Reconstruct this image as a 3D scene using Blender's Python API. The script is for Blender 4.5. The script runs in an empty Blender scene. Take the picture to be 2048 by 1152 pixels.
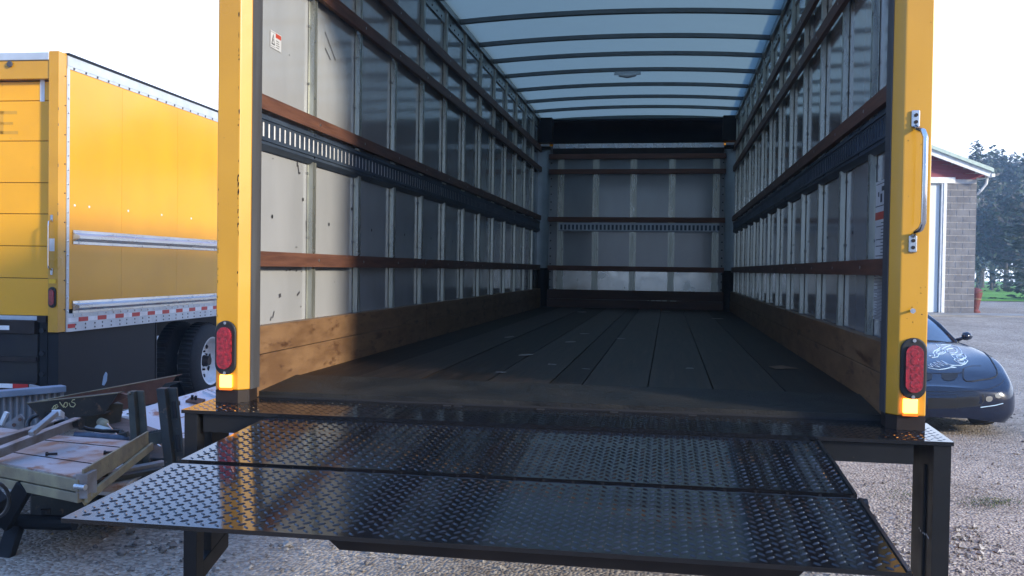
import bpy, bmesh, math, random
from mathutils import Vector, Matrix
from mathutils.bvhtree import BVHTree
random.seed(7)
S = bpy.context.scene
COL = S.collection
R = math.radians
# ------------------------------------------------------------------ camera
CAM = dict(cx=.3971, cy=-3.153, cz=.4546, yaw=.1659, pitch=-.0206, roll=.0144, f=1859.93)
_c, _s = math.cos(CAM['yaw']), math.sin(CAM['yaw'])
R0 = Vector((_c, _s, 0)); F0 = Vector((-_s, _c, 0)); U0 = Vector((0, 0, 1))
_c, _s = math.cos(CAM['pitch']), math.sin(CAM['pitch'])
FW = F0*_c + U0*_s; UP_ = U0*_c - F0*_s
_c, _s = math.cos(CAM['roll']), math.sin(CAM['roll'])
RX = R0*_c + UP_*_s; UX = UP_*_c - R0*_s
C0 = Vector((CAM['cx'], CAM['cy'], CAM['cz']))
cam_d = bpy.data.cameras.new('camera'); cam = bpy.data.objects.new('camera', cam_d); COL.objects.link(cam)
cam_d.sensor_width = 36; cam_d.lens = CAM['f']/2048*36; cam_d.clip_start = .02; cam_d.clip_end = 3000
m3 = Matrix((RX, UX, -FW)).transposed()
cam.matrix_world = Matrix.Translation(C0) @ m3.to_4x4()
S.camera = cam
# ------------------------------------------------------------------ sky, sun, exposure
SUN_EL = 18.0; VEIL = .85
SUN_DIR = Vector((1, -.5, 0)).normalized()*math.cos(R(SUN_EL)) + Vector((0, 0, math.sin(R(SUN_EL))))
AZ = math.atan2(SUN_DIR.x, SUN_DIR.y)          # clockwise from +Y
W = bpy.data.worlds.new('World'); S.world = W; W.use_nodes = True
nt = W.node_tree; nt.nodes.clear()
sky = nt.nodes.new('ShaderNodeTexSky'); sky.sky_type = 'NISHITA'; sky.sun_disc = False
sky.sun_elevation = R(SUN_EL); sky.sun_rotation = AZ; sky.air_density = 1.0; sky.dust_density = 1.0; sky.ozone_density = 2.5
bg = nt.nodes.new('ShaderNodeBackground'); bg.inputs[1].default_value = .15
wo = nt.nodes.new('ShaderNodeOutputWorld')
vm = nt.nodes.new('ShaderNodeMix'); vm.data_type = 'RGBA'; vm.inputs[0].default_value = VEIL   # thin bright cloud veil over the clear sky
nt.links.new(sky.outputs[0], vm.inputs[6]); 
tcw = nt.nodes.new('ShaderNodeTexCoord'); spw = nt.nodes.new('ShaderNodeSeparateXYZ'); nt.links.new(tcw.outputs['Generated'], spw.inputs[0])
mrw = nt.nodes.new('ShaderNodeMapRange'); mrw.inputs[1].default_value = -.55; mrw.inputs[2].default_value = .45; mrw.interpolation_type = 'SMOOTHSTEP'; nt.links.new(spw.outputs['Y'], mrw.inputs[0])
vc = nt.nodes.new('ShaderNodeMix'); vc.data_type = 'RGBA'; nt.links.new(mrw.outputs[0], vc.inputs[0])    # veil dimmed behind the camera to cut light entering the box, bright ahead
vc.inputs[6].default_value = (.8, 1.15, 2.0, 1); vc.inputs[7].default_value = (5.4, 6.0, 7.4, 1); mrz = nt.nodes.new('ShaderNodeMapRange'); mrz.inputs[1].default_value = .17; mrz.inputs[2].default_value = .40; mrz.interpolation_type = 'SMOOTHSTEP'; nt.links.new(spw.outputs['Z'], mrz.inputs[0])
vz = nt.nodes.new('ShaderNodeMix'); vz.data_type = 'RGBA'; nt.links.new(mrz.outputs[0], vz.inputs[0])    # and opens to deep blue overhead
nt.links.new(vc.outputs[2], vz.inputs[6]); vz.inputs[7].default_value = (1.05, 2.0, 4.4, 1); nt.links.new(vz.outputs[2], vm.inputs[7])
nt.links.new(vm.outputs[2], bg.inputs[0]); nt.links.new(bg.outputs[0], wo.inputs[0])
sl = bpy.data.lights.new('sun', 'SUN'); sl.energy = 2.2; sl.angle = R(6.0); sl.color = (1, .9, .74)
so = bpy.data.objects.new('sun', sl); COL.objects.link(so)
so.rotation_euler = (-SUN_DIR).to_track_quat('-Z', 'Y').to_euler()
S.view_settings.view_transform = 'Standard'; S.view_settings.look = 'None'; S.view_settings.gamma = 1
S.view_settings.exposure = 1.5
S.cycles.max_bounces = 10; S.cycles.diffuse_bounces = 5; S.cycles.glossy_bounces = 4; S.cycles.transmission_bounces = 6
S.cycles.use_denoising = True; S.cycles.sample_clamp_indirect = 6; S.cycles.caustics_reflective = False; S.cycles.caustics_refractive = False

G = -1.30                                       # yard ground level (the truck deck is z = 0)
def ray(u, v): return FW + RX*((u-1024)/CAM['f']) + UX*((576-v)/CAM['f'])
def onZ(u, v, z): d = ray(u, v); return C0 + d*((z-C0.z)/d.z)
def onY(u, v, y): d = ray(u, v); return C0 + d*((y-C0.y)/d.y)
def onX(u, v, x): d = ray(u, v); return C0 + d*((x-C0.x)/d.x)
def onT(u, v, t): return C0 + ray(u, v)*t
def smooth(a, b, x):
    t = max(0, min(1, (x-a)/(b-a))); return t*t*(3-2*t)
def gz(x, y):                                   # height of the yard
    d = (Vector((x, y, 0))-Vector((C0.x, C0.y, 0))).dot(F0)
    return G + .57*smooth(11, 26, d)
# ------------------------------------------------------------------ materials
MATS = {}
def mat(name, col, rough=.6, metal=0., col2=None, scale=8., detail=5., stretch=(1, 1, 1), bump=0., bscale=None, lo=.35, hi=.65,
        coat=0., emit=0., spots=None, spot_scale=20., spot_lo=.66, spot_hi=.7, rvar=0., spec=.5, trans=None, aniso=0):
    m = bpy.data.materials.new(name); m.use_nodes = True; n = m.node_tree; L = n.links
    b = n.nodes['Principled BSDF']; out = n.nodes['Material Output']
    b.inputs['Roughness'].default_value = rough; b.inputs['Metallic'].default_value = metal
    b.inputs['Specular IOR Level'].default_value = spec
    b.inputs['Coat Weight'].default_value = coat; b.inputs['Coat Roughness'].default_value = .08
    tc = n.nodes.new('ShaderNodeTexCoord'); mp = n.nodes.new('ShaderNodeMapping'); mp.inputs['Scale'].default_value = stretch
    L.new(tc.outputs['Object'], mp.inputs[0])
    c2 = col2 if col2 else tuple(c*.8 for c in col)
    nz = n.nodes.new('ShaderNodeTexNoise'); nz.inputs['Scale'].default_value = scale; nz.inputs['Detail'].default_value = detail
    L.new(mp.outputs[0], nz.inputs['Vector'])
    rp = n.nodes.new('ShaderNodeValToRGB'); rp.color_ramp.elements[0].position = lo; rp.color_ramp.elements[1].position = hi
    rp.color_ramp.elements[0].color = (*c2, 1); rp.color_ramp.elements[1].color = (*col, 1)
    L.new(nz.outputs[0], rp.inputs[0]); cur = rp.outputs[0]
    if spots:
        n2 = n.nodes.new('ShaderNodeTexNoise'); n2.inputs['Scale'].default_value = spot_scale; n2.inputs['Detail'].default_value = 6; n2.inputs['Roughness'].default_value = .65
        L.new(mp.outputs[0], n2.inputs['Vector'])
        r2 = n.nodes.new('ShaderNodeMapRange'); r2.inputs[1].default_value = spot_lo; r2.inputs[2].default_value = spot_hi
        L.new(n2.outputs[0], r2.inputs[0]); mx = n.nodes.new('ShaderNodeMix'); mx.data_type = 'RGBA'
        L.new(r2.outputs[0], mx.inputs[0]); L.new(cur, mx.inputs[6]); mx.inputs[7].default_value = (*spots, 1); cur = mx.outputs[2]
    L.new(cur, b.inputs['Base Color'])
    if rvar:
        r3 = n.nodes.new('ShaderNodeMapRange'); r3.inputs[3].default_value = max(.02, rough-rvar); r3.inputs[4].default_value = min(1, rough+rvar)
        r3.inputs[1].default_value = .3; r3.inputs[2].default_value = .7
        L.new(nz.outputs[0], r3.inputs[0]); L.new(r3.outputs[0], b.inputs['Roughness'])
    if bump:
        n3 = n.nodes.new('ShaderNodeTexNoise'); n3.inputs['Scale'].default_value = bscale or scale*4; n3.inputs['Detail'].default_value = 4
        L.new(mp.outputs[0], n3.inputs['Vector'])
        bp = n.nodes.new('ShaderNodeBump'); bp.inputs['Strength'].default_value = 1; bp.inputs['Distance'].default_value = bump
        L.new(n3.outputs[0], bp.inputs['Height']); L.new(bp.outputs[0], b.inputs['Normal'])
    if emit:
        b.inputs['Emission Color'].default_value = (*col, 1); b.inputs['Emission Strength'].default_value = emit
    if trans:
        tr = n.nodes.new('ShaderNodeBsdfTranslucent'); tr.inputs[0].default_value = (*trans, 1)
        ms = n.nodes.new('ShaderNodeMixShader'); ms.inputs[0].default_value = .6
        L.new(b.outputs[0], ms.inputs[1]); L.new(tr.outputs[0], ms.inputs[2]); L.new(ms.outputs[0], out.inputs[0])
    MATS[name] = m; return m
YEL = (.60, .295, .012)
mat('yellow_paint', YEL, .34, col2=(.54, .262, .011), scale=3, coat=.5, spots=(.07, .05, .025), spot_scale=38, spot_lo=.70, spot_hi=.74, rvar=.08, bump=.0006, bscale=9)
mat('yellow_panel', (.76, .345, .010), .18, col2=(.69, .31, .010), scale=1.2, detail=2, coat=.12, spec=.35, bump=.002, bscale=1.1)
mat('yellow_door', (.86, .40, .010), .38, col2=(.79, .365, .010), scale=2.2, coat=.2, rvar=.08, spots=(.35, .2, .02), spot_scale=9, spot_lo=.66, spot_hi=.8)
mat('faded_yellow', (.66, .33, .03), .5)
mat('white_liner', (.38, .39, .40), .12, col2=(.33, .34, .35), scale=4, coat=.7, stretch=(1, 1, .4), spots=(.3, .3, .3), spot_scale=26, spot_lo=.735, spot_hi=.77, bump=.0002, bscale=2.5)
mat('white_backing', (.8, .8, .8), .5)
mat('galvanised', (.42, .44, .43), .36, .85, col2=(.30, .32, .31), scale=30, stretch=(1, 1, .15), rvar=.1)
mat('stud_steel', (.52, .53, .46), .32, .75, col2=(.38, .39, .35), scale=22, stretch=(1, 1, .2), rvar=.1)
mat('roof_bow', (.16, .18, .19), .5, .4)
mat('aluminium', (.62, .64, .66), .28, .95, col2=(.5, .52, .54), scale=12, stretch=(1, .1, 1), rvar=.08)
mat('alu_paint', (.55, .6, .64), .4, .3, col2=(.46, .5, .54), scale=6)
mat('chrome', (.75, .75, .75), .14, 1.)
mat('track_steel', (.07, .095, .135), .42, .3, col2=(.035, .05, .08), scale=18, stretch=(1, .2, 1))
mat('track_backing', (.85, .85, .85), .4)
mat('rail_wood', (.15, .065, .04), .55, col2=(.095, .04, .026), scale=9, stretch=(6, .5, 6), bump=.0015, bscale=20, spots=(.06, .03, .02), spot_scale=12, spot_lo=.66, spot_hi=.75)
mat('rail_wood_cross', (.20, .075, .042), .55, col2=(.13, .05, .03), scale=9, stretch=(.5, 6, 6), bump=.001)
mat('scuff_plywood', (.235, .135, .066), .5, col2=(.15, .080, .038), scale=7, stretch=(3, .8, 3), detail=9, bump=.0012, bscale=22, spots=(.075, .034, .016), spot_scale=6, spot_lo=.56, spot_hi=.66)
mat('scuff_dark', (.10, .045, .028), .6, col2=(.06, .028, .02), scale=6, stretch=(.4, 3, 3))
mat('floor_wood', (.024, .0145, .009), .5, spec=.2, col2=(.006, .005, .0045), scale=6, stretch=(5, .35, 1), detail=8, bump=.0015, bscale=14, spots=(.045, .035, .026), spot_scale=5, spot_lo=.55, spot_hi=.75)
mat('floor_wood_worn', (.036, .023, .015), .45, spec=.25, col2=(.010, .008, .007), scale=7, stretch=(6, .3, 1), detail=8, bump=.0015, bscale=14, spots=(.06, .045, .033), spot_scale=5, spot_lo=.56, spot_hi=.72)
mat('jamb_grey', (.10, .105, .115), .5, .2, col2=(.07, .07, .075), scale=6, stretch=(4, 4, .3))
mat('threshold_steel', (.030, .028, .024), .5, .1, spec=.25, col2=(.012, .012, .012), scale=5, bump=.003, bscale=110, rvar=.1)
mat('black_steel', (.004, .005, .007), .4, 0, col2=(.012, .012, .013), scale=7, spec=.3, rvar=.1, spots=(.09, .07, .05), spot_scale=30, spot_lo=.72, spot_hi=.78)
mat('plate_black', (.005, .006, .008), .09, 0, col2=(.009, .008, .009), scale=5, rvar=.04, coat=.12, spec=.42, bump=.0003, bscale=9, spots=(.05, .045, .04), spot_scale=160, spot_lo=.72, spot_hi=.76)
mat('brown_steel', (.030, .020, .016), .55, .1, spec=.3, col2=(.016, .011, .010), scale=9)
mat('rubber', (.012, .012, .013), .55)
mat('tyre_rubber', (.010, .011, .013), .8, col2=(.018, .018, .02), scale=30, bump=.002)
mat('red_lens', (.38, .012, .026), .14, col2=(.12, .004, .010), scale=75, coat=1, bump=.0008, bscale=180)
mat('amber_lamp', (1.0, .40, .07), .25, emit=2.2)
mat('amber_lens', (.9, .16, .01), .25, emit=.35)
mat('amber_off', (.8, .45, .02), .3)
mat('tape_white', (.85, .85, .85), .3)
mat('tape_red', (.55, .015, .02), .3)
mat('dark_panel', (.012, .013, .016), .55, col2=(.022, .02, .018), scale=4, spec=.3)
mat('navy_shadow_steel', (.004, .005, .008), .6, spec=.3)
mat('wheel_white', (.72, .74, .76), .35, col2=(.6, .6, .6), scale=9, spots=(.3, .25, .2), spot_scale=14, spot_lo=.66, spot_hi=.74)
mat('roof_skin', (.30, .37, .39), .35, col2=(.26, .33, .35), scale=5, trans=(.21, .28, .265), spots=(.3, .35, .36), spot_scale=40, spot_lo=.7, spot_hi=.73)
mat('nose_metal', (.03, .035, .042), .3, .6, col2=(.02, .024, .03), scale=4)
mat('brushed_kick', (.52, .53, .50), .22, .9, col2=(.40, .41, .38), scale=7, rvar=.1, spots=(.2, .19, .17), spot_scale=12, spot_lo=.64, spot_hi=.75)
mat('paper', (.40, .39, .36), .7)
mat('label_white', (.62, .64, .66), .4)
mat('ink', (.06, .06, .07), .6)
mat('label_red', (.50, .07, .04), .5)
mat('hole', (.012, .012, .014), .8)
mat('rust_brown', (.16, .075, .048), .8, col2=(.085, .045, .035), scale=7, detail=8, bump=.003, spots=(.23, .16, .12), spot_scale=16, spot_lo=.62, spot_hi=.75)
mat('dark_iron', (.035, .037, .033), .6, .2, col2=(.02, .021, .02), scale=6, bump=.003, spots=(.16, .10, .06), spot_scale=14, spot_lo=.6, spot_hi=.7)
mat('olive_iron', (.07, .068, .045), .65, col2=(.03, .03, .024), scale=6, bump=.003, spots=(.17, .09, .05), spot_scale=14, spot_lo=.6, spot_hi=.7)
mat('worn_plate', (.46, .47, .50), .5, .2, col2=(.34, .26, .23), scale=2.6, detail=9, stretch=(1, 1, 1), spots=(.27, .14, .09), spot_scale=4.5, spot_lo=.50, spot_hi=.62)
mat('dirty_channel', (.34, .30, .18), .6, .2, col2=(.22, .19, .13), scale=8, bump=.002, spots=(.16, .12, .09), spot_scale=20, spot_lo=.62, spot_hi=.7)
mat('grey_arm', (.33, .34, .36), .5, .3, col2=(.2, .18, .17), scale=8, spots=(.24, .16, .12), spot_scale=16, spot_lo=.63, spot_hi=.72)
mat('white_sheet', (.66, .68, .72), .45, col2=(.58, .6, .64), scale=3, stretch=(1, 1, 1), spots=(.36, .17, .12), spot_scale=4.3, spot_lo=.57, spot_hi=.66)
mat('rust_strip', (.40, .23, .19), .7, col2=(.5, .36, .32), scale=9)
mat('bin_blue', (.30, .38, .48), .45, .2, col2=(.22, .3, .4), scale=5)
mat('bin_grey', (.36, .39, .42), .5, .3, col2=(.28, .3, .33), scale=5, spots=(.2, .15, .12), spot_scale=14, spot_lo=.64, spot_hi=.72)
mat('board_wood', (.20, .13, .10), .75, col2=(.12, .08, .065), scale=8, stretch=(.4, 4, 4), bump=.002)
mat('hose', (.012, .013, .016), .4)
mat('old_plastic', (.55, .56, .52), .5)
mat('paint_marker', (.62, .58, .30), .6)
mat('car_paint', (.004, .008, .024), .2, col2=(.005, .009, .026), scale=2, coat=.3, spec=.38)
mat('car_black', (.008, .008, .01), .35)
mat('car_glass', (.02, .03, .05), .05, spec=1, coat=.5)
mat('seam_dark', (.004, .004, .005), .6)
mat('decal_silver', (.52, .70, .82), .4)
mat('lamp_glass', (.22, .22, .2), .1, coat=1)
mat('block_wall', (.19, .19, .20), .85, col2=(.12, .12, .13), scale=2.4, bump=.004, bscale=30)
mat('mortar', (.62, .60, .58), .9)
mat('trim_white', (.78, .8, .8), .45)
mat('door_white', (.68, .72, .72), .5, col2=(.62, .66, .66), scale=3, stretch=(8, 1, .2))
mat('red_siding', (.26, .035, .05), .6, col2=(.2, .028, .04), scale=2)
mat('roof_metal', (.42, .52, .47), .4, .2)
mat('rusty_red', (.17, .035, .028), .7, col2=(.11, .025, .02), scale=9)
mat('concrete', (.30, .29, .27), .85, col2=(.2, .19, .18), scale=1.4, bump=.004)
mat('bark', (.10, .08, .065), .9, col2=(.06, .05, .04), scale=8, bump=.01)
mat('spruce_green', (.030, .055, .042), .7, col2=(.016, .032, .026), scale=1.4, lo=.4, hi=.6)
mat('spruce_tip', (.065, .10, .07), .7, col2=(.04, .065, .05), scale=1.4)
mat('wood_green', (.045, .075, .038), .75, col2=(.022, .04, .024), scale=.6)
mat('twig_grey', (.13, .12, .10), .8, col2=(.085, .08, .07), scale=.8)
mat('weed', (.09, .13, .035), .7, col2=(.05, .08, .025), scale=3)
mat('dry_leaf', (.30, .22, .09), .8, col2=(.2, .14, .06), scale=12)

def ground_mat(name, a, b, c, bumpd, grassy=False):
    m = bpy.data.materials.new(name); m.use_nodes = True; n = m.node_tree; L = n.links; p = n.nodes['Principled BSDF']
    p.inputs['Roughness'].default_value = .92; p.inputs['Specular IOR Level'].default_value = .25
    tc = n.nodes.new('ShaderNodeTexCoord')
    def noise(s, d, r=.6):
        x = n.nodes.new('ShaderNodeTexNoise'); x.inputs['Scale'].default_value = s; x.inputs['Detail'].default_value = d; x.inputs['Roughness'].default_value = r
        L.new(tc.outputs['Object'], x.inputs['Vector']); return x
    def ramp(src, p0, c0, p1, c1):
        x = n.nodes.new('ShaderNodeValToRGB'); x.color_ramp.elements[0].position = p0; x.color_ramp.elements[1].position = p1
        x.color_ramp.elements[0].color = (*c0, 1); x.color_ramp.elements[1].color = (*c1, 1); L.new(src, x.inputs[0]); return x
    big = ramp(noise(.7, 8).outputs[0], .40, tuple(x*.82 for x in a), .60, b)
    vo = n.nodes.new('ShaderNodeTexVoronoi'); vo.inputs['Scale'].default_value = 42; L.new(tc.outputs['Object'], vo.inputs['Vector'])
    sep = n.nodes.new('ShaderNodeSeparateColor'); L.new(vo.outputs['Color'], sep.inputs[0])
    st = ramp(sep.outputs[0], .1, tuple(x*.55 for x in a), .95, c)
    mx = n.nodes.new('ShaderNodeMix'); mx.data_type = 'RGBA'; mx.inputs[0].default_value = .5 if not grassy else .15
    L.new(big.outputs[0], mx.inputs[6]); L.new(st.outputs[0], mx.inputs[7]); L.new(mx.outputs[2], p.inputs['Base Color'])
    vd = n.nodes.new('ShaderNodeTexVoronoi'); vd.inputs['Scale'].default_value = 42; L.new(tc.outputs['Object'], vd.inputs['Vector'])
    nb = noise(5, 6); ad = n.nodes.new('ShaderNodeMath'); ad.operation = 'MULTIPLY_ADD'; ad.inputs[1].default_value = -.9
    L.new(vd.outputs['Distance'], ad.inputs[0]); L.new(nb.outputs[0], ad.inputs[2])
    bp = n.nodes.new('ShaderNodeBump'); bp.inputs['Distance'].default_value = bumpd; bp.inputs['Strength'].default_value = 1
    L.new(ad.outputs[0], bp.inputs['Height']); L.new(bp.outputs[0], p.inputs['Normal'])
    MATS[name] = m
ground_mat('gravel', (.255, .21, .17), (.385, .33, .275), (.58, .52, .44), .018)
ground_mat('stone_light', (.30, .28, .26), (.42, .39, .35), (.5, .47, .43), .004)
ground_mat('stone_dark', (.12, .11, .105), (.2, .18, .165), (.26, .24, .22), .004)
ground_mat('grass_far', (.12, .30, .03), (.17, .38, .04), (.2, .38, .05), .02, True)
# floor boards, roof siding seams etc. are real geometry

# ------------------------------------------------------------------ mesh helpers
class MB:
    def __init__(s): s.v = []; s.f = []; s.m = []; s.mats = []
    def mi(s, name):
        if name not in s.mats: s.mats.append(name)
        return s.mats.index(name)
    def add(s, vs, fs, m):
        o = len(s.v); s.v += [tuple(x) for x in vs]; i = s.mi(m)
        for f in fs: s.f.append(tuple(o+k for k in f)); s.m.append(i)
    def box(s, x0, x1, y0, y1, z0, z1, m):
        if x0 > x1: x0, x1 = x1, x0
        if y0 > y1: y0, y1 = y1, y0
        if z0 > z1: z0, z1 = z1, z0
        s.add([(x0,y0,z0),(x1,y0,z0),(x1,y1,z0),(x0,y1,z0),(x0,y0,z1),(x1,y0,z1),(x1,y1,z1),(x0,y1,z1)],
              [(0,3,2,1),(4,5,6,7),(0,1,5,4),(1,2,6,5),(2,3,7,6),(3,0,4,7)], m)
    def obox(s, c, ax, ay, az, m):               # oriented box: centre and half-axes
        c, ax, ay, az = map(Vector, (c, ax, ay, az)); vs = []
        for k in (-1, 1):
            for i, j in ((-1,-1),(1,-1),(1,1),(-1,1)): vs.append(c+ax*i+ay*j+az*k)
        s.add(vs, [(0,3,2,1),(4,5,6,7),(0,1,5,4),(1,2,6,5),(2,3,7,6),(3,0,4,7)], m)
    def beam(s, a, b, w, h, m, up=(0, 0, 1)):    # box bar from a to b, w sideways, h along up
        a, b, up = Vector(a), Vector(b), Vector(up); d = b-a; x = d.cross(up).normalized(); u = x.cross(d).normalized()
        s.obox((a+b)/2, d/2, x*w/2, u*h/2, m)
    def prism(s, pts, d, m):                     # polygon (3-D points, planar) extruded by vector d
        n = len(pts); d = Vector(d); vs = [Vector(p) for p in pts]+[Vector(p)+d for p in pts]
        s.add(vs, [tuple(range(n-1, -1, -1)), tuple(range(n, 2*n))]+[(i, (i+1) % n, n+(i+1) % n, n+i) for i in range(n)], m)
    def tube(s, pts, r, m, n=10, cap=True):
        pts = [Vector(p) for p in pts]; rings = []; prev = None
        for i, p in enumerate(pts):
            t = (pts[min(i+1, len(pts)-1)]-pts[max(i-1, 0)]).normalized()
            if prev is None: a = t.orthogonal().normalized()
            else: a = (prev-t*prev.dot(t)).normalized()
            prev = a; b = t.cross(a); rr = r[i] if isinstance(r, (list, tuple)) else r
            rings.append([p+(a*math.cos(2*math.pi*k/n)+b*math.sin(2*math.pi*k/n))*rr for k in range(n)])
        vs = [v for q in rings for v in q]; fs = []
        for i in range(len(pts)-1):
            for k in range(n): fs.append((i*n+k, i*n+(k+1) % n, (i+1)*n+(k+1) % n, (i+1)*n+k))
        if cap: fs += [tuple(range(n-1, -1, -1)), tuple((len(pts)-1)*n+k for k in range(n))]
        s.add(vs, fs, m)
    def disc(s, c, nrm, r, t, m, n=12): c, nrm = Vector(c), Vector(nrm).normalized(); s.tube([c, c+nrm*t], r, m, n)
    def build(s, name, parent=None, bevel=0., smooth_=False, seg=2):
        me = bpy.data.meshes.new(name); me.from_pydata(s.v, [], s.f); me.update()
        for q in s.mats: me.materials.append(MATS[q])
        me.polygons.foreach_set('material_index', s.m)
        if smooth_: me.polygons.foreach_set('use_smooth', [True]*len(me.polygons))
        o = bpy.data.objects.new(name, me); COL.objects.link(o)
        if parent: o.parent = parent
        if bevel:
            b = o.modifiers.new('bevel', 'BEVEL'); b.width = bevel; b.segments = seg; b.limit_method = 'ANGLE'; b.angle_limit = R(50)
        return o
def tag(o, label=None, cat=None, group=None, kind=None):
    if label: o['label'] = label
    if cat: o['category'] = cat
    if group: o['group'] = group
    if kind: o['kind'] = kind
    return o
def empty(name, loc=(0, 0, 0), rz=0): 
    o = bpy.data.objects.new(name, None); COL.objects.link(o); o.location = loc; o.rotation_euler = (0, 0, rz); o.empty_display_size = .2; return o
def copy_part(src, parent, loc=None, name=None):
    c = src.copy(); COL.objects.link(c); c.parent = parent
    if loc is not None: c.location = loc
    for ch in src.children:
        g = ch.copy(); COL.objects.link(g); g.parent = c
    return c
def cmesh(o, loc): o.location = loc; return o

# diamond tread lugs laid on a mapped plane
def lugs(mb, fmap, u0, u1, v0, v1, p, m, L=.0112, w=.0036, h=.0026):
    a0 = .034; nu, nv = int((u1-u0)/a0), int((v1-v0)/(a0/2)); su, sv = (u1-u0)/nu, (v1-v0)/nv
    for j in range(nv):
        for i in range(nu):
            cu, cv = u0+(i+.25+.5*(j % 2))*su, v0+(j+.5)*sv
            a = R(42) if j % 2 else R(-42)
            if random.random() < .004: continue
            ca, sa = math.cos(a), math.sin(a)
            out = [(-L, 0), (-L*.45, -w), (L*.45, -w), (L, 0), (L*.45, w), (-L*.45, w)]
            inn = [(-L*.5, 0), (L*.5, 0)]
            vs = [fmap(cu+x*ca-y*sa, cv+x*sa+y*ca, 0) for x, y in out]+[fmap(cu+x*ca-y*sa, cv+x*sa+y*ca, h) for x, y in inn]
            mb.add(vs, [(0, 1, 6), (1, 2, 7, 6), (2, 3, 7), (3, 4, 7), (4, 5, 6, 7), (5, 0, 6)], m)

# ================================================================== GROUND
def ground():
    mb = MB(); vs = []; fs = []
    us = [-110,-85,-60,-40,-28]+[-20+i*1.0 for i in range(61)]+[50,70,110,150]
    vv = [-30,-20,-12]+[-8+i*.5 for i in range(90)]+[40,46,55,70,90,120,160,190]
    for v in vv:
        for u in us:
            p = C0+R0*u+F0*v; z = gz(p.x, p.y)
            if -20 < u < 40 and -8 < v < 37: z += .02*(math.sin(p.x*1.7+p.y*.6)+math.sin(p.y*1.3-p.x*.4))*.5+random.uniform(-.006, .006)
            vs.append((p.x, p.y, z))
    n = len(us)
    for j in range(len(vv)-1):
        for i in range(n-1): fs.append((j*n+i, j*n+i+1, (j+1)*n+i+1, (j+1)*n+i))
    mb.add(vs, fs, 'gravel'); o = mb.build('ground', smooth_=True); tag(o, kind='structure')
    def sheet(name, u0, u1, v0, v1, z, m, edge=.0):
        mb = MB(); K = 40; A = []; B = []
        for k in range(K+1):
            u = u0+(u1-u0)*k/K; w = edge*(math.sin(k*1.3)+.6*math.sin(k*2.9+1))
            p = C0+R0*u+F0*(v0+w); A.append((p.x, p.y, gz(p.x, p.y)+z))
            p = C0+R0*u+F0*v1; B.append((p.x, p.y, gz(p.x, p.y)+z))
        mb.add(A+B, [(k, k+1, K+1+k+1, K+1+k) for k in range(K)], m); o = mb.build(name); tag(o, kind='structure'); return o
    sheet('grass_field', 16.5, 150, 42.5, 116, .03, 'grass_far', .5)
    sheet('country_road', -100, 150, 117, 124, .05, 'concrete')
    sheet('far_field', -100, 150, 125, 188, .04, 'grass_far')
ground()
def stones():
    for nm, m, N in (('light gravel stones scattered over the yard', 'stone_light', 5200), ('dark gravel stones scattered over the yard', 'stone_dark', 3800)):
        mb = MB()
        for k in range(N):
            if k % 3 == 0: u, v = random.uniform(1.2, 8), random.uniform(2.5, 12)
            elif k % 3 == 1: u, v = random.uniform(-4.5, 1.2), random.uniform(3.3, 7.5)
            else: u, v = random.uniform(1.0, 3.2), random.uniform(2.6, 7)
            p = C0+R0*u+F0*v
            r = random.uniform(.006, .021)*(1 if random.random() < .95 else 2.0); z = gz(p.x, p.y)
            a = random.random()*6.3; e = [r*random.uniform(.6, 1.2) for _ in range(6)]
            ca, sa = math.cos(a), math.sin(a)
            vs = [(e[0],0,0),(0,e[1],0),(-e[2],0,0),(0,-e[3],0),(r*.2,0,e[4]*.7),(-r*.3,r*.2,e[4]*.55),(0,0,-r*.5)]
            vs = [(p.x+x*ca-y*sa, p.y+x*sa+y*ca, z+zz+r*.25) for x, y, zz in vs]
            mb.add(vs, [(0,1,5,4),(1,2,5),(2,3,4,5),(3,0,4),(1,0,6),(2,1,6),(3,2,6),(0,3,6)], m)
        o = mb.build('gravel_stones'); tag(o, nm, 'gravel', kind='stuff')
stones()

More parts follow.
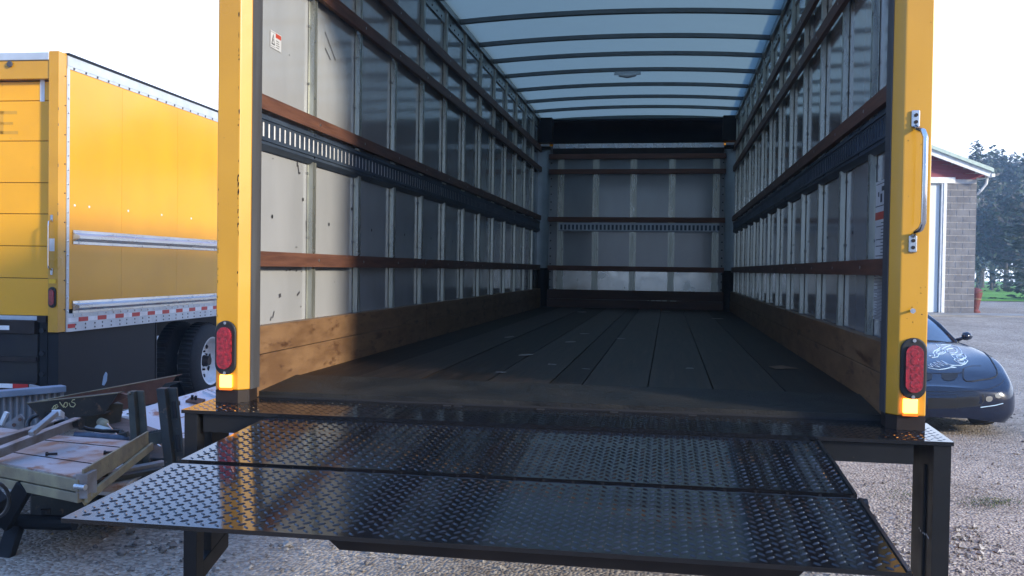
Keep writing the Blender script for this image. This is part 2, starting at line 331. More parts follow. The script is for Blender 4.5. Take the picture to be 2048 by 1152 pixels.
# ================================================================== MAIN TRUCK (deck z=0, rear frame y=0, box to y=8.1)
truck = tag(empty('box_truck'), 'open yellow box truck with empty wood railed cargo box and black platform folded out', 'box truck')
LB = 8.10; WI = 1.169
def P(mb, name, **k): return mb.build(name, truck, **k)
def panel_marks(mb, side):
    x = side*(WI-.0025)
    def q(y, z, w, h, m='hole', a=0.):
        c, s = math.cos(a), math.sin(a); pts = [(-w/2,-h/2),(w/2,-h/2),(w/2,h/2),(-w/2,h/2)]
        pts = [(x, y+u*c-v*s, z+u*s+v*c) for u, v in pts]; mb.add(pts, [(0,1,2,3)] if side < 0 else [(3,2,1,0)], m)
    def dot(y, z, r):
        pts = [(x, y+r*math.cos(t*math.pi/4), z+r*math.sin(t*math.pi/4)) for t in range(8)]
        mb.add(pts, [tuple(range(8)) if side < 0 else tuple(range(7, -1, -1))], 'hole')
    for k in range(24):
        y = .36+k*.3155; z = .65 if k % 2 == 0 else .742
        if side > 0: z -= .02
        dot(y, z, .0085)
    if side < 0:
        for u, v, w, h, a in [(689,228,.018,.006,.5),(455,0,0,0,0)]: pass
        # torn liner under the slotted track and knife scars
        for (u, v), (w, h, a) in [((600,316),(.03,.022,1.2)),((603,310),(.045,.02,.2)),((594,326),(.012,.03,.1)),((596,338),(.008,.035,.3)),((598,346),(.02,.008,.1)),
                                  ((572,541),(.012,.005,.1)),((579,540),(.018,.006,.1)),((592,541),(.016,.008,.2)),((602,543),(.008,.004,0)),((559,591),(.02,.016,.2)),((596,587),(.03,.009,.5)),
                                  ((601,613),(.008,.006,0)),((546,629),(.03,.007,1.1)),((541,637),(.018,.006,1.0)),((612,453),(.006,.05,.1)),((592,494),(.02,.003,0)),((668,564),(.008,.004,0)),
                                  ((660,93),(.17,.005,-.62)),((655,108),(.08,.006,-.5)),((578,110),(.006,.005,0)),((545,317),(.006,.005,0))]:
            p = onX(u, v, -WI); q(p.y, p.z, w, h, 'ink', a)
def wall(side):
    s = side; mb = MB()
    mb.box(s*1.20, s*1.22, .10, LB+.2, -.06, 2.30, 'yellow_panel'); P(mb, 'outer_panel')
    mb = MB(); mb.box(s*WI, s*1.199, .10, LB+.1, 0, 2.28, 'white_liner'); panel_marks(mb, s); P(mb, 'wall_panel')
    # studs
    st = MB(); o = lambda d: s*(WI-d)
    prof = [(-.036, .003), (-.022, .003), (-.020, .022), (-.005, .022), (-.0035, .006), (.0035, .006), (.005, .022), (.020, .022), (.022, .003), (.036, .003)]
    n = len(prof); vs = []
    for z in (.02, 2.23):
        for y, d in prof: vs.append((o(d), y, z))
    st.add(vs, [(k, k+1, n+k+1, n+k) for k in range(n-1)], 'stud_steel')
    for z in (.58, .86, 1.25, 1.5, 1.8, 2.05): st.disc((o(.003), -.035, z), (-s, 0, 0), .006, .004, 'galvanised', 6); st.disc((o(.022), -.012, z-.06), (-s, 0, 0), .006, .004, 'galvanised', 6)
    first = P(st, 'wall_stud'); y0 = .755 if s < 0 else .58; first.location = (0, y0, 0)
    k = 1
    while y0+.6096*k < LB-.15: copy_part(first, truck, (0, y0+.6096*k, 0)); k += 1
    # wooden rails
    for z0, z1 in ((.45, .508), (1.046, 1.102), (1.625, 1.684), (1.865, 1.927)):
        mb = MB(); ys = [.12, 2.55, 4.95, 7.35, LB-.1]
        for a, b in zip(ys[:-1], ys[1:]): mb.box(s*1.146, s*1.122, a, b-.003, z0, z1, 'rail_wood')
        for y in [y0+.6096*i for i in range(12)]: mb.disc((s*1.122, y, (z0+z1)/2), (-s, 0, 0), .007, .0015, 'galvanised', 8)
        P(mb, 'wood_rail', bevel=.003)
    # scuff boards
    mb = MB()
    for a, b in ((.12, 2.6), (2.6, 5.0), (5.0, LB-.06)):
        mb.box(s*1.16, s*1.118, a, b-.004, .118, .2235, 'scuff_plywood'); mb.box(s*1.16, s*1.116, a, b-.003, -.04, .1155, 'scuff_plywood')
    P(mb, 'scuff_board', bevel=.002)
    # slotted track, one part per length
    js = [.12, 1.55, 3.07, 4.60, 6.12, LB-.12]
    for a, b in zip(js[:-1], js[1:]):
        mb = MB(); b2 = b-.004; L = b2-a; N = int(L/.0508); x0, x1 = s*1.1395, s*1.1365
        zb, zt = .948, 1.005
        mb.box(x0, x1, a, b2, .918, zb, 'track_steel'); mb.box(x0, x1, a, b2, zt, 1.032, 'track_steel')
        pit = L/N
        for i in range(N):
            y = a+i*pit; mb.box(x0, x1, y, y+pit*.55, zb+.0005, zt-.0005, 'track_steel')
        mb.box(s*1.1418, s*1.1428, a, b2, .925, 1.03, 'track_backing')
        mb.beam((s*1.134, a, .935), (s*1.134, b2, .935), .006, .006, 'track_steel'); mb.beam((s*1.134, a, 1.016), (s*1.134, b2, 1.016), .006, .006, 'track_steel')
        mb.prism([(s*1.137, a, .9175), (s*1.16, a, .900), (s*1.16, a, .9175)], (0, b2-a, 0), 'track_steel')
        for y in (a+.02, a+.6, b2-.02):
            if y < b2: mb.disc((s*1.1365, y, .926), (-s, 0, 0), .006, .003, 'chrome', 8); mb.disc((s*1.1365, y, 1.024), (-s, 0, 0), .006, .003, 'chrome', 8)
        P(mb, 'slotted_track')
    # upper roof chord with rivets
    mb = MB(); mb.box(s*1.22, s*1.135, .08, LB, 2.232, 2.30, 'galvanised'); mb.box(s*1.168, s*1.158, .08, LB, 2.15, 2.2315, 'galvanised')
    for i in range(60): mb.disc((s*1.158, .2+i*.13, 2.175), (-s, 0, 0), .007, .004, 'ink', 6)
    P(mb, 'roof_chord')
    mb = MB(); mb.box(s*1.235, s*1.2205, .1, LB+.2, 2.22, 2.305, 'aluminium'); mb.box(s*1.228, s*1.2205, .1, LB+.2, -.14, .0, 'aluminium'); P(mb, 'side_trim')
    # rear corner post: face, chamfer, inner return
    mb = MB(); pts = [(s*1.22, 0), (s*1.134, 0), (s*1.106, .035), (s*1.106, .10), (s*1.22, .10)]
    mb.prism([(x, y, 0) for x, y in pts], (0, 0, 2.45), 'yellow_paint')
    rc = random.Random(4)
    def chip(x0, z0, w, h, y=-.0006):
        pp = [(x0+w*math.cos(t)*rc.uniform(.5, 1.1), y, z0+h*math.sin(t)*rc.uniform(.6, 1.1)) for t in [k*math.pi/3.5 for k in range(7)]]; mb.add(pp, [tuple(range(7))], 'brown_steel')
    if s < 0:
        for k in range(34): chip(-1.1385+rc.uniform(-.002, .003), rc.choice([rc.uniform(.55, .82), rc.uniform(.1, 1.4)]), rc.uniform(.0008, .003), rc.uniform(.002, .012))
        for k in range(14): chip(-1.2135, rc.uniform(.2, .75), .0012, rc.uniform(.002, .008))
    else:
        for k in range(16): chip(rc.uniform(1.14, 1.21), rc.uniform(.2, 1.3), rc.uniform(.0008, .0028), rc.uniform(.001, .003))
    P(mb, 'corner_post', bevel=.004)
    mb = MB(); mb.prism([(x*.9995, y+.001, -.046) for x, y in pts], (0, 0, .0455), 'brown_steel'); P(mb, 'post_foot')
    mb = MB(); mb.box(s*1.184, s*1.106, .101, .116, .0, 2.3, 'jamb_grey'); mb.box(s*1.1055, s*1.103, .04, .116, .0, 2.3, 'jamb_grey'); P(mb, 'door_track')
    # oval stop lamp
    cx, cz = s*1.1775, .1535
    def oval(w, h, n=12):
        r = w; c = h-w; out = []
        for k in range(n+1): t = math.pi*k/n; out.append((r*math.cos(t), c+r*math.sin(t)))
        for k in range(n+1): t = math.pi+math.pi*k/n; out.append((r*math.cos(t), -c+r*math.sin(t)))
        return out
    mb = MB(); mb.prism([(cx+x, -.0005, cz+z) for x, z in oval(.0405, .099)], (0, -.013, 0), 'rubber'); bz = P(mb, 'lamp_bezel', bevel=.005, seg=3)
    mb = MB(); mb.prism([(cx+x, -.0136, cz+z) for x, z in oval(.0265, .076)], (0, -.012, 0), 'red_lens')
    for dz in (-.05, -.025, 0, .025, .05): mb.disc((cx, -.0257, cz+dz), (0, -1, 0), .013, .0012, 'red_lens', 14)
    P(mb, 'stop_lamp', bevel=.006, seg=3).parent = bz
    for dz in (-.0905, .0905): mb = MB(); mb.disc((cx, -.0136, cz+dz), (0, -1, 0), .0058, .003, 'chrome', 10); mb.build('bezel_screw', bz)
    # small lit marker lamp at the foot of the post
    c2 = s*(1.176) if s < 0 else 1.171
    mb = MB(); mb.box(c2-.022, c2+.022, -.0135, -.0005, .010, .056, 'amber_lamp'); ml = P(mb, 'marker_lamp', bevel=.003)
    mb = MB(); mb.box(c2-.023, c2+.023, -.0125, -.0005, .001, .0095, 'amber_lens'); mb.build('lens_foot', ml)
for s in (-1, 1): wall(s)
# header, rolled door, floor
mb = MB(); mb.box(-1.22, 1.22, .0, .12, 2.452, 2.62, 'yellow_paint'); mb.box(-1.105, 1.105, .002, .10, 2.20, 2.451, 'yellow_paint'); P(mb, 'rear_header', bevel=.004)
mb = MB(); mb.box(-1.10, 1.10, .14, 2.35, 2.14, 2.16, 'white_backing'); P(mb, 'rolled_door')
mb = MB()
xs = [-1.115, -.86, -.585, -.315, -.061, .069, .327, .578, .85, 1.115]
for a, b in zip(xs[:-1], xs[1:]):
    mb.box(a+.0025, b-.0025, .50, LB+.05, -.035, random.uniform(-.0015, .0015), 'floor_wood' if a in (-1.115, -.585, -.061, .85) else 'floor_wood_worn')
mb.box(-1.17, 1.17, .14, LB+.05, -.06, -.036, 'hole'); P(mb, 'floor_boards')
mb = MB(); mb.prism([(-1.115, .14, -.0355), (-1.115, .14, -.020), (-1.115, .4985, .003), (-1.115, .4985, -.0355)], (2.23, 0, 0), 'threshold_steel'); P(mb, 'threshold_plate')
# roof skin and bows
def roof_z(x): return 2.236+.045*(1-(x/1.19)**2)
mb = MB(); N = 24; vs = []; 
for y in (.05, 2.4, 4.4, 6.4, LB+.15):
    for i in range(N+1): x = -1.19+2.38*i/N; vs.append((x, y, roof_z(x)+.034))
mb.add(vs, [(j*(N+1)+i, j*(N+1)+i+1, (j+1)*(N+1)+i+1, (j+1)*(N+1)+i) for j in range(4) for i in range(N)], 'roof_skin'); P(mb, 'roof_skin', smooth_=True)
mb = MB(); vs = []
for i in range(N+1):
    x = -1.165+2.33*i/N; z = roof_z(x)
    vs += [(x, -.019, z), (x, .019, z), (x, .019, z+.032), (x, -.019, z+.032)]
fs = []
for i in range(N):
    for k in range(4): fs.append((i*4+k, i*4+(k+1) % 4, (i+1)*4+(k+1) % 4, (i+1)*4+k))
fs += [(3, 2, 1, 0), (N*4, N*4+1, N*4+2, N*4+3)]
mb.add(vs, fs, 'roof_bow'); bow = P(mb, 'roof_bow'); ys = [.45, 1.07, 1.69, 2.30, 2.92, 3.54, 4.24, 4.84, 5.47, 6.15, 6.80, 7.42]
bow.location = (0, ys[0], 0)
for y in ys[1:]: copy_part(bow, truck, (0, y, 0))
mb = MB(); mb.box(-.12, .12, 5.44, 5.452, 2.243, 2.275, 'alu_paint'); mb.tube([(-.08, 5.44, 2.240), (0, 5.44, 2.231), (.08, 5.44, 2.240)], [.012, .02, .012], 'label_white', 12); P(mb, 'ceiling_lamp')
# bulkhead
mb = MB(); mb.box(-1.17, 1.17, LB, LB+.02, .0, 1.95, 'white_liner'); P(mb, 'bulkhead_panel')
mb = MB(); mb.box(-.98, .98, LB-.004, LB-.001, .2, .452, 'brushed_kick'); P(mb, 'kick_plate')
mb = MB(); prof = [(-.04, .004), (-.022, .004), (-.020, .036), (-.004, .036), (-.003, .026), (.003, .026), (.004, .036), (.020, .036), (.022, .004), (.04, .004)]; n = len(prof)
mb.add([(x, LB-.004-d, z) for z in (.15, 1.9) for x, d in prof], [(k, k+1, n+k+1, n+k) for k in range(n-1)], 'stud_steel'); bs = P(mb, 'bulkhead_stud')
xs = [-.902, -.477, -.028, .428, .941]; bs.location = (xs[0], 0, 0)
for x in xs[1:]: copy_part(bs, truck, (x, 0, 0))
for z0, z1 in ((.444, .504), (1.031, 1.091), (1.606, 1.665), (1.787, 1.846)):
    mb = MB(); mb.box(-1.045, 1.045, LB-.07, LB-.044, z0, z1, 'rail_wood_cross'); P(mb, 'cross_rail', bevel=.003)
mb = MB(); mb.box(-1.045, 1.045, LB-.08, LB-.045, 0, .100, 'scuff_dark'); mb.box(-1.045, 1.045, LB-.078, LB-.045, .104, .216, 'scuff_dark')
mb.box(.15, .5, LB-.0815, LB-.079, .098, .104, 'stud_steel'); P(mb, 'kick_board', bevel=.002)
mb = MB(); a, b = -.92, .985; N = 40; pit = (b-a)/N; y0, y1 = LB-.052, LB-.048
mb.box(a, b, y0, y1, .918, .938, 'alu_paint'); mb.box(a, b, y0, y1, 1.0, 1.021, 'alu_paint')
for i in range(N): mb.box(a+i*pit, a+i*pit+pit*.45, y0, y1, .9385, .9995, 'alu_paint')
mb.box(a, b, LB-.044, LB-.041, .92, 1.02, 'track_steel'); mb.box(a, b, y0-.004, y0, .9215, .9265, 'ink'); P(mb, 'slotted_track')
for s in (-1, 1):
    mb = MB(); pts = []
    for k in range(9):
        t = math.pi/2*k/8; pts.append((s*(1.17-.13*math.sin(t)), LB-.001-.13*math.cos(t)+0, 0))
    pts += [(s*1.17, LB-.001, 0)]
    mb.prism([(x, y, .47) for x, y, _ in pts], (0, 0, 1.43), 'alu_paint'); P(mb, 'corner_column')
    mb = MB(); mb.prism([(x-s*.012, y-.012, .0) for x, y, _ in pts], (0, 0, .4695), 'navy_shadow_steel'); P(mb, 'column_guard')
    mb = MB()
    mb.box(s*1.04, s*1.0, LB-.0012, LB-.0004, .22, 1.85, 'white_liner')
    for i in range(17): mb.disc((s*1.02, LB-.0015, .24+i*.094), (0, -1, 0), .009, .002, 'hole', 8)
    P(mb, 'rivet_strip')
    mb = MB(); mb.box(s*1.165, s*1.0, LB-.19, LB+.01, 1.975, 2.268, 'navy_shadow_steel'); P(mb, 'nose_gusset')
    mb = MB(); mb.box(s*1.13, s*1.03, LB-.2, LB-.16, 1.925, 1.952, 'label_white'); mb.box(s*1.16, s*1.02, LB-.19, LB-.12, 1.89, 1.9245, 'hole'); P(mb, 'gusset_bracket')
mb = MB(); vs = []; N = 12
for i in range(N+1):
    t = i/N; y = LB+.02+.55*math.sin(t*math.pi/2)*.6; z = 1.975+.33*t
    vs += [(-1.16, y, z), (1.16, y, z)]
mb.add(vs, [(2*i, 2*i+1, 2*i+3, 2*i+2) for i in range(N)], 'nose_metal'); mb.box(-1.17, 1.17, LB-.0, LB+.345, 2.295, 2.303, 'navy_shadow_steel'); P(mb, 'nose_panel')
mb = MB(); mb.box(-1.0, 1.02, LB-.05, LB-.02, 1.918, 1.972, 'aluminium'); mb.box(-1.0, 1.02, LB-.045, LB-.02, 1.85, 1.9175, 'brown_steel')
for i in range(9): mb.disc((-.88+i*.225, LB-.051, 1.905), (0, -1, 0), .012, .004, 'hole', 8)
P(mb, 'header_strip')
mb = MB(); mb.prism([(-1.17, LB-.02, 2.266), (1.17, LB-.02, 2.266)]+[(1.17-2.34*i/12, LB-.02, roof_z(1.17-2.34*i/12)+.03) for i in range(13)], (0, .012, 0), 'roof_skin'); P(mb, 'roof_end')
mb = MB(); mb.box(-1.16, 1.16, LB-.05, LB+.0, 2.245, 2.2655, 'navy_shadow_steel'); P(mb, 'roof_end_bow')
mb = MB(); mb.box(-1.22, 1.22, LB+.35, LB+.38, -.06, 2.45, 'yellow_panel'); P(mb, 'front_panel')
# warning labels
def label(side, y0, y1, z0, z1, kind):
    mb = MB(); x = side*(WI-.0028)
    def q(a, b, c, d, m, k=1): xx = x-side*.0004*k; mb.add([(xx, a, c), (xx, b, c), (xx, b, d), (xx, a, d)], [(0, 1, 2, 3) if side < 0 else (3, 2, 1, 0)], m)
    q(y0, y1, z0, z1, 'label_white', 0); h, w = z1-z0, y1-y0
    if kind == 0:
        q(y0+w*.47, y1-w*.02, z1-h*.3, z1-h*.04, 'label_red')
        for a in (.1, .95): q(y0+w*.02, y0+w*.45, z0+h*(a-.03), z0+h*(a-.01), 'ink')
        xx = x-side*.0008; mb.add([(xx, y0+w*.08, z0+h*.2), (xx, y0+w*.40, z0+h*.2), (xx, y0+w*.24, z0+h*.85)], [(0, 1, 2)], 'ink')
        xx = x-side*.0012; mb.add([(xx, y0+w*.15, z0+h*.27), (xx, y0+w*.33, z0+h*.27), (xx, y0+w*.24, z0+h*.68)], [(0, 1, 2)], 'label_white'); q(y0+w*.225, y0+w*.255, z0+h*.36, z0+h*.54, 'ink', 4)
        for i in range(4): q(y0+w*.5, y1-w*random.uniform(.04, .25), z0+h*(.12+.13*i), z0+h*(.16+.13*i), 'ink')
    elif kind == 1:
        q(y0, y1, z0+h*.50, z0+h*.60, 'label_red'); q(y0+w*.05, y1-w*.05, z0+h*.955, z0+h*.965, 'ink'); q(y0, y1, z0+h*.67, z0+h*.682, 'ink')
        q(y0+w*.1, y0+w*.5, z0+h*.86, z0+h*.92, 'ink'); q(y0+w*.45, y0+w*.6, z0+h*.72, z0+h*.83, 'ink'); q(y1-w*.3, y1-w*.2, z0+h*.80, z0+h*.86, 'ink')
        for i in range(11): q(y0+w*.03, y1-w*random.choice([.05, .1, .5]), z0+h*(.03+i*.042), z0+h*(.041+i*.042), 'ink')
    else:
        for i in range(30): q(y0+w*random.uniform(.0, .15), y1-w*random.choice([.03, .1, .3]), z0+h*(.02+i*.032), z0+h*(.033+i*.032), 'ink')
    o = P(mb, 'warning_label'); return o
label(-1, .326, .43, 1.318, 1.385, 0)
la, lb2 = onX(1776, 450, WI).y, onX(1752, 450, WI).y
label(1, la, lb2, .512, .80, 1); label(1, la, lb2, .285, .445, 2)
# grab handle on the right post
hd = empty('grab_handle', (0, 0, 0)); hd.parent = truck
for z in (.952, .552):
    mb = MB(); mb.box(1.155, 1.181, -.008, -.0005, z-.027, z+.027, 'aluminium'); mb.build('handle_foot', hd, bevel=.006, seg=3)
mb = MB(); mb.tube([(1.168, -.008, .925), (1.170, -.03, .915), (1.179, -.055, .905), (1.184, -.062, .885), (1.184, -.062, .62), (1.179, -.055, .600), (1.170, -.03, .590), (1.168, -.008, .580)], .0085, 'chrome', 14)
mb.build('handle_bar', hd, smooth_=True)
for z in (.963, .941, .563, .541): mb = MB(); mb.disc((1.168, -.0085, z), (0, -1, 0), .006, .005, 'brown_steel', 6); mb.build('handle_bolt', hd)
mb = MB(); mb.tube([(1.168, -.0005, .339), (1.168, -.030, .339)], .004, 'chrome', 8); mb.disc((1.168, -.020, .339), (0, -1, 0), .009, .006, 'chrome', 6); P(mb, 'post_bolt')
# dock lip plate with diamond tread
def lipmap(u, v, h): return (u, v, -.046+(v-.0)*.03+h)
mb = MB(); z0 = lipmap(0, -.165, 0)[2]; z1 = lipmap(0, .135, 0)[2]
mb.prism([(-1.262, -.165, z0-.012), (-1.262, -.165, z0), (-1.262, .138, z1), (-1.262, .138, z1-.012)], (2.522, 0, 0), 'plate_black')
lugs(mb, lipmap, -1.25, 1.25, -.155, .075, .030, 'plate_black', L=.010, w=.003, h=.0011)
for x in (-.38, -.34, -.04, .22, .49): mb.box(x-.014, x+.014, .10, .113, -.0435, -.0405, 'hole')
P(mb, 'dock_lip')
# platform plates
def platmap(u, v, h):
    t = (-.15-v)/1.10; x = -.04+(u+.04)*(1+.012*t); return (x, v, -.063-.065*t+h)
def plate(name, v0, v1, th, seams=()):
    mb = MB(); a = platmap(-.945, v0, 0); b = platmap(-.945, v1, 0); c = platmap(.868, v1, 0); d = platmap(.868, v0, 0)
    mb.prism([a, b, (b[0], b[1], b[2]-th), (a[0], a[1], a[2]-th)], (0, 0, 0), 'plate_black') if 0 else None
    vs = [a, b, c, d]+[(p[0], p[1], p[2]-th) for p in (a, b, c, d)]
    mb.add(vs, [(0, 1, 2, 3), (7, 6, 5, 4), (0, 4, 5, 1), (1, 5, 6, 2), (2, 6, 7, 3), (3, 7, 4, 0)], 'plate_black')
    for q in (.86,): mb.obox(((platmap(q+.004, (v0+v1)/2, .002))), (.004, 0, 0), (0, (v1-v0)/2, .0591*(v1-v0)/2), (0, 0, .002), 'black_steel')
    lugs(mb, platmap, -.93, .855, min(v0, v1)+.008, max(v0, v1)-.008, .0315, 'plate_black')
    return P(mb, name)
plate('platform_plate', -.172, -.335, .012); plate('platform_plate', -.338, -.725, .012); plate('ramp_flap', -.765, -1.245, .010)
mb = MB(); a = platmap(-.945, -.745, -.024); b = platmap(.87, -.745, -.024); mb.tube([a, b], .010, 'black_steel', 10)
for i in range(23):
    u = -.93+i*.078; p = platmap(u, -.745, -.010); mb.tube([(p[0], p[1], p[2]-.006), (p[0]+.070, p[1], p[2]-.006)], .0095, 'black_steel', 10); mb.tube([(p[0], p[1]-.012, p[2]+.006), (p[0]+.04, p[1]-.012, p[2]+.0075), (p[0]+.076, p[1]-.012, p[2]+.006)], .0022, 'plate_black', 5)
p = platmap(.875, -.75, 0); mb.tube([(p[0], p[1], p[2]-.02), (p[0]+.012, p[1], p[2]-.02)], .018, 'black_steel', 16); mb.box(p[0], p[0]+.010, p[1]-.04, p[1]+.01, p[2]-.05, p[2]-.012, 'black_steel')
P(mb, 'platform_hinge')
mb = MB()
mb.prism([(-.36, -1.18, -.142), (-.315, -1.18, -.178), (.66, -1.18, -.182), (.70, -1.18, -.142)], (0, .09, 0), 'brown_steel')
for x in (-.6, .5): mb.box(x-.03, x+.03, -1.0, -.18, -.20, -.145, 'black_steel')
mb.box(-.9, .8, -.70, -.62, -.17, -.118, 'black_steel'); P(mb, 'platform_frame')
mb = MB(); mb.box(-.93, .84, -.165, -.10, -.14, -.062, 'black_steel'); mb.box(-1.19, 1.15, -.145, -.085, -.128, -.068, 'black_steel'); P(mb, 'lip_crossmember')
for s in (-1, 1):
    mb = MB(); xo, xi = s*1.255, s*1.205
    mb.box(xo, xi, -.158, -.105, -1.0, -.062, 'black_steel')
    if s < 0:
        mb.box(xo+.004, xi-.004, -.045, .09, -.60, -.055, 'black_steel'); mb.prism([(xo+.002, -.104, -.66), (xo+.002, .088, -.60), (xo+.002, .088, -.535), (xo+.002, -.104, -.595)], (.046, 0, 0), 'black_steel')
    else:
        mb.box(xo-.004, xi+.002, -.104, .09, -.98, -.055, 'black_steel'); mb.box(xi-.004, xi+.004, -.075, -.062, -.9, -.14, 'hole')
        for i in range(7): p = onX(1840+i*3+random.uniform(-2, 2), 1058+i*3+random.uniform(-2, 2), xi-.0045); mb.box(xi-.0052, xi-.0045, p.y-.004, p.y+.004, p.z-.003, p.z+.003, 'label_white')
    P(mb, 'bumper_leg', bevel=.003)
# chassis and rear wheels
mb = MB()
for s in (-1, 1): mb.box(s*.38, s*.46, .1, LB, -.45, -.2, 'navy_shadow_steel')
for i in range(14): mb.box(-1.19, 1.19, .2+i*.6, .26+i*.6, -.17, -.065, 'navy_shadow_steel')
P(mb, 'chassis_frame')
def wheel_set(parent, x_out, y, z, side, r=.5):
    for k, off in enumerate((0, .33)):
        x1 = x_out-side*off; x0 = x1-side*.27
        mb = MB(); prof = [(0, .30), (.0, .36), (.012, .43), (.04, .475), (.06, r-.006), (.135, r), (.21, r-.006), (.23, .475), (.258, .43), (.27, .36), (.27, .30)]; n = 48; vs = []
        for d, rr in prof:
            for i in range(n): t = 2*math.pi*i/n; vs.append((x1-side*d, y+rr*math.cos(t), z+rr*math.sin(t)))
        fs = [(j*n+i, j*n+(i+1) % n, (j+1)*n+(i+1) % n, (j+1)*n+i) for j in range(len(prof)-1) for i in range(n)]
        mb.add(vs, fs, 'tyre_rubber')
        for i in range(n):
            t = 2*math.pi*i/n; mb.obox((x1-side*.135, y+(r+.003)*math.cos(t), z+(r+.003)*math.sin(t)), (.07, 0, 0), (0, -.018*math.sin(t), .018*math.cos(t)), (0, .004*math.cos(t), .004*math.sin(t)), 'tyre_rubber')
        ty = mb.build('tyre', parent, smooth_=True)
        if k == 0:
            mb = MB(); prof = [(-.004, .315), (-.004, .296), (.03, .285), (.07, .27), (.12, .24), (.145, .16), (.145, .10), (.11, .09), (.10, 0.002)]; vs = []
            for d, rr in prof:
                for i in range(n): t = 2*math.pi*i/n; vs.append((x1-side*d, y+rr*math.cos(t), z+rr*math.sin(t)))
            mb.add(vs, [(j*n+i, j*n+(i+1) % n, (j+1)*n+(i+1) % n, (j+1)*n+i) for j in range(len(prof)-1) for i in range(n)], 'wheel_white')
            for i in range(8): t = 2*math.pi*i/8+.2; mb.disc((x1-side*.128, y+.215*math.cos(t), z+.215*math.sin(t)), (side, .0, 0), .034, .006, 'hole', 14)
            rim = mb.build('wheel_rim', parent, smooth_=True)
            mb = MB(); mb.tube([(x1-side*.144, y, z), (x1-side*.03, y, z)], [.085, .06], 'brown_steel', 20)
            for i in range(10): t = 2*math.pi*i/10; mb.disc((x1-side*.146, y+.125*math.cos(t), z+.125*math.sin(t)), (side, 0, 0), .014, .035, 'brown_steel', 6)
            mb.build('wheel_hub', rim)
for s in (-1, 1): wheel_set(truck, s*1.19, 5.3, G+.5, s)
mb = MB(); mb.tube([(-1.1, 5.3, G+.5), (1.1, 5.3, G+.5)], .07, 'navy_shadow_steel', 12); P(mb, 'rear_axle')

# ================================================================== SECOND TRUCK
A2 = .037; t2 = empty('box_truck', (-5.34, 5.0, 0), A2)
tag(t2, 'closed yellow box truck with silver rub rails and white wheel, behind the scrap pile', 'box truck')
def Q(mb, name, **k): return mb.build(name, t2, **k)
_n = Vector((math.cos(A2), math.sin(A2), 0)); _a = Vector((-math.sin(A2), math.cos(A2), 0)); O2 = Vector((-5.34, 5.0, 0))
def side2(u, v, off=0):                          # local (y, z) on the truck's right side
    d = ray(u, v); t = ((O2-C0).dot(_n)+off)/d.dot(_n); q = C0+d*t-O2; return q.dot(_a), q.z
def rear2(u, v, off=0):
    d = ray(u, v); t = ((O2-C0).dot(_a)+off)/d.dot(_a); q = C0+d*t-O2; return q.dot(_n), q.z
L2 = 7.9
mb = MB(); ys = [.02, .98, 2.20, 3.42, 4.64, 5.86, 7.08, L2]
for a, b in zip(ys[:-1], ys[1:]): mb.box(-.02, 0, a+.0015, b-.0015, -.0, 2.35, 'yellow_panel')
for u, v in ((149, 411), (178, 414), (256, 422), (323, 430), (382, 437)):
    y, z = side2(u, v); mb.tube([(0, y, z), (.006, y, z), (.009, y, z)], [.013, .012, .004], 'trim_white', 10)
Q(mb, 'side_panel')
mb = MB(); mb.box(-2.43, -2.41, .02, L2, -.1, 2.35, 'yellow_panel'); Q(mb, 'side_panel')
mb = MB(); mb.box(-2.40, -.03, .5, L2, 2.36, 2.40, 'white_backing'); mb.box(-2.40, -.03, .1, L2, -.12, -.06, 'navy_shadow_steel'); Q(mb, 'roof')
mb = MB(); mb.box(-2.43, -.0, L2+.002, L2+.03, -.2, 2.4, 'yellow_panel'); Q(mb, 'front_panel')
mb = MB(); mb.box(-.03, .012, .0, L2, 2.3502, 2.445, 'alu_paint'); mb.box(-.035, .022, .0, L2, 2.4455, 2.47, 'navy_shadow_steel'); mb.box(.0005, .008, .0, L2, 2.322, 2.35, 'alu_paint')
for i in range(40): mb.disc((.008, .1+i*.2, 2.336), (1, 0, 0), .012, .007, 'ink', 6)
Q(mb, 'top_rail')
mb = MB(); mb.box(.0005, .007, -.004, .038, -.06, 2.3215, 'alu_paint')
for i in range(17): mb.tube([(.007, .018, -.02+i*.137), (.013, .018, -.02+i*.137)], [.012, .006], 'aluminium', 8)
Q(mb, 'corner_trim')
# rub rails
def rub(z0, z1, y0=.1):
    mb = MB(); h = z1-z0
    prof = [(.001, z0), (.010, z0), (.010, z0+h*.2), (.022, z0+h*.26), (.045, z0+h*.42), (.045, z0+h*.62), (.012, z0+h*.80), (.010, z1), (.001, z1)]
    n = len(prof); vs = [(x, y0+(.0 if x < .02 else .05), z) for x, z in prof]+[(x, L2, z) for x, z in prof]
    mb.add(vs, [(k, k+1, n+k+1, n+k) for k in range(n-1)]+[tuple(range(n-1, -1, -1))], 'aluminium')
    for i in range(13):
        for z in (z0+h*.1, z1-h*.1): mb.disc((.010, y0+.1+i*.6, z), (1, 0, 0), .010, .004, 'aluminium', 8)
    Q(mb, 'rub_rail')
rub(.635, .772); rub(-.042, .078)
mb = MB(); mb.box(-.02, .006, .0, L2, -.22, -.0425, 'alu_paint')
for i in range(56): mb.disc((.006, .12+i*.14, -.062), (1, 0, 0), .011, .005, 'aluminium', 6)
for i in range(50):
    for z in (-.155, -.195): mb.disc((.006, .15+i*.155+(i % 3)*.01, z), (1, 0, 0), .009, .004, 'ink', 6)
Q(mb, 'bottom_rail')
mb = MB(); y = .03; i = 0
while y < L2-.3: mb.box(.0062, .0078, y, y+.165, -.128, -.085, 'tape_white' if i % 2 == 0 else 'tape_red'); y += .165; i += 1
mb.box(.0062, .0085, .02, .14, -.185, -.145, 'tape_red'); Q(mb, 'reflective_tape')
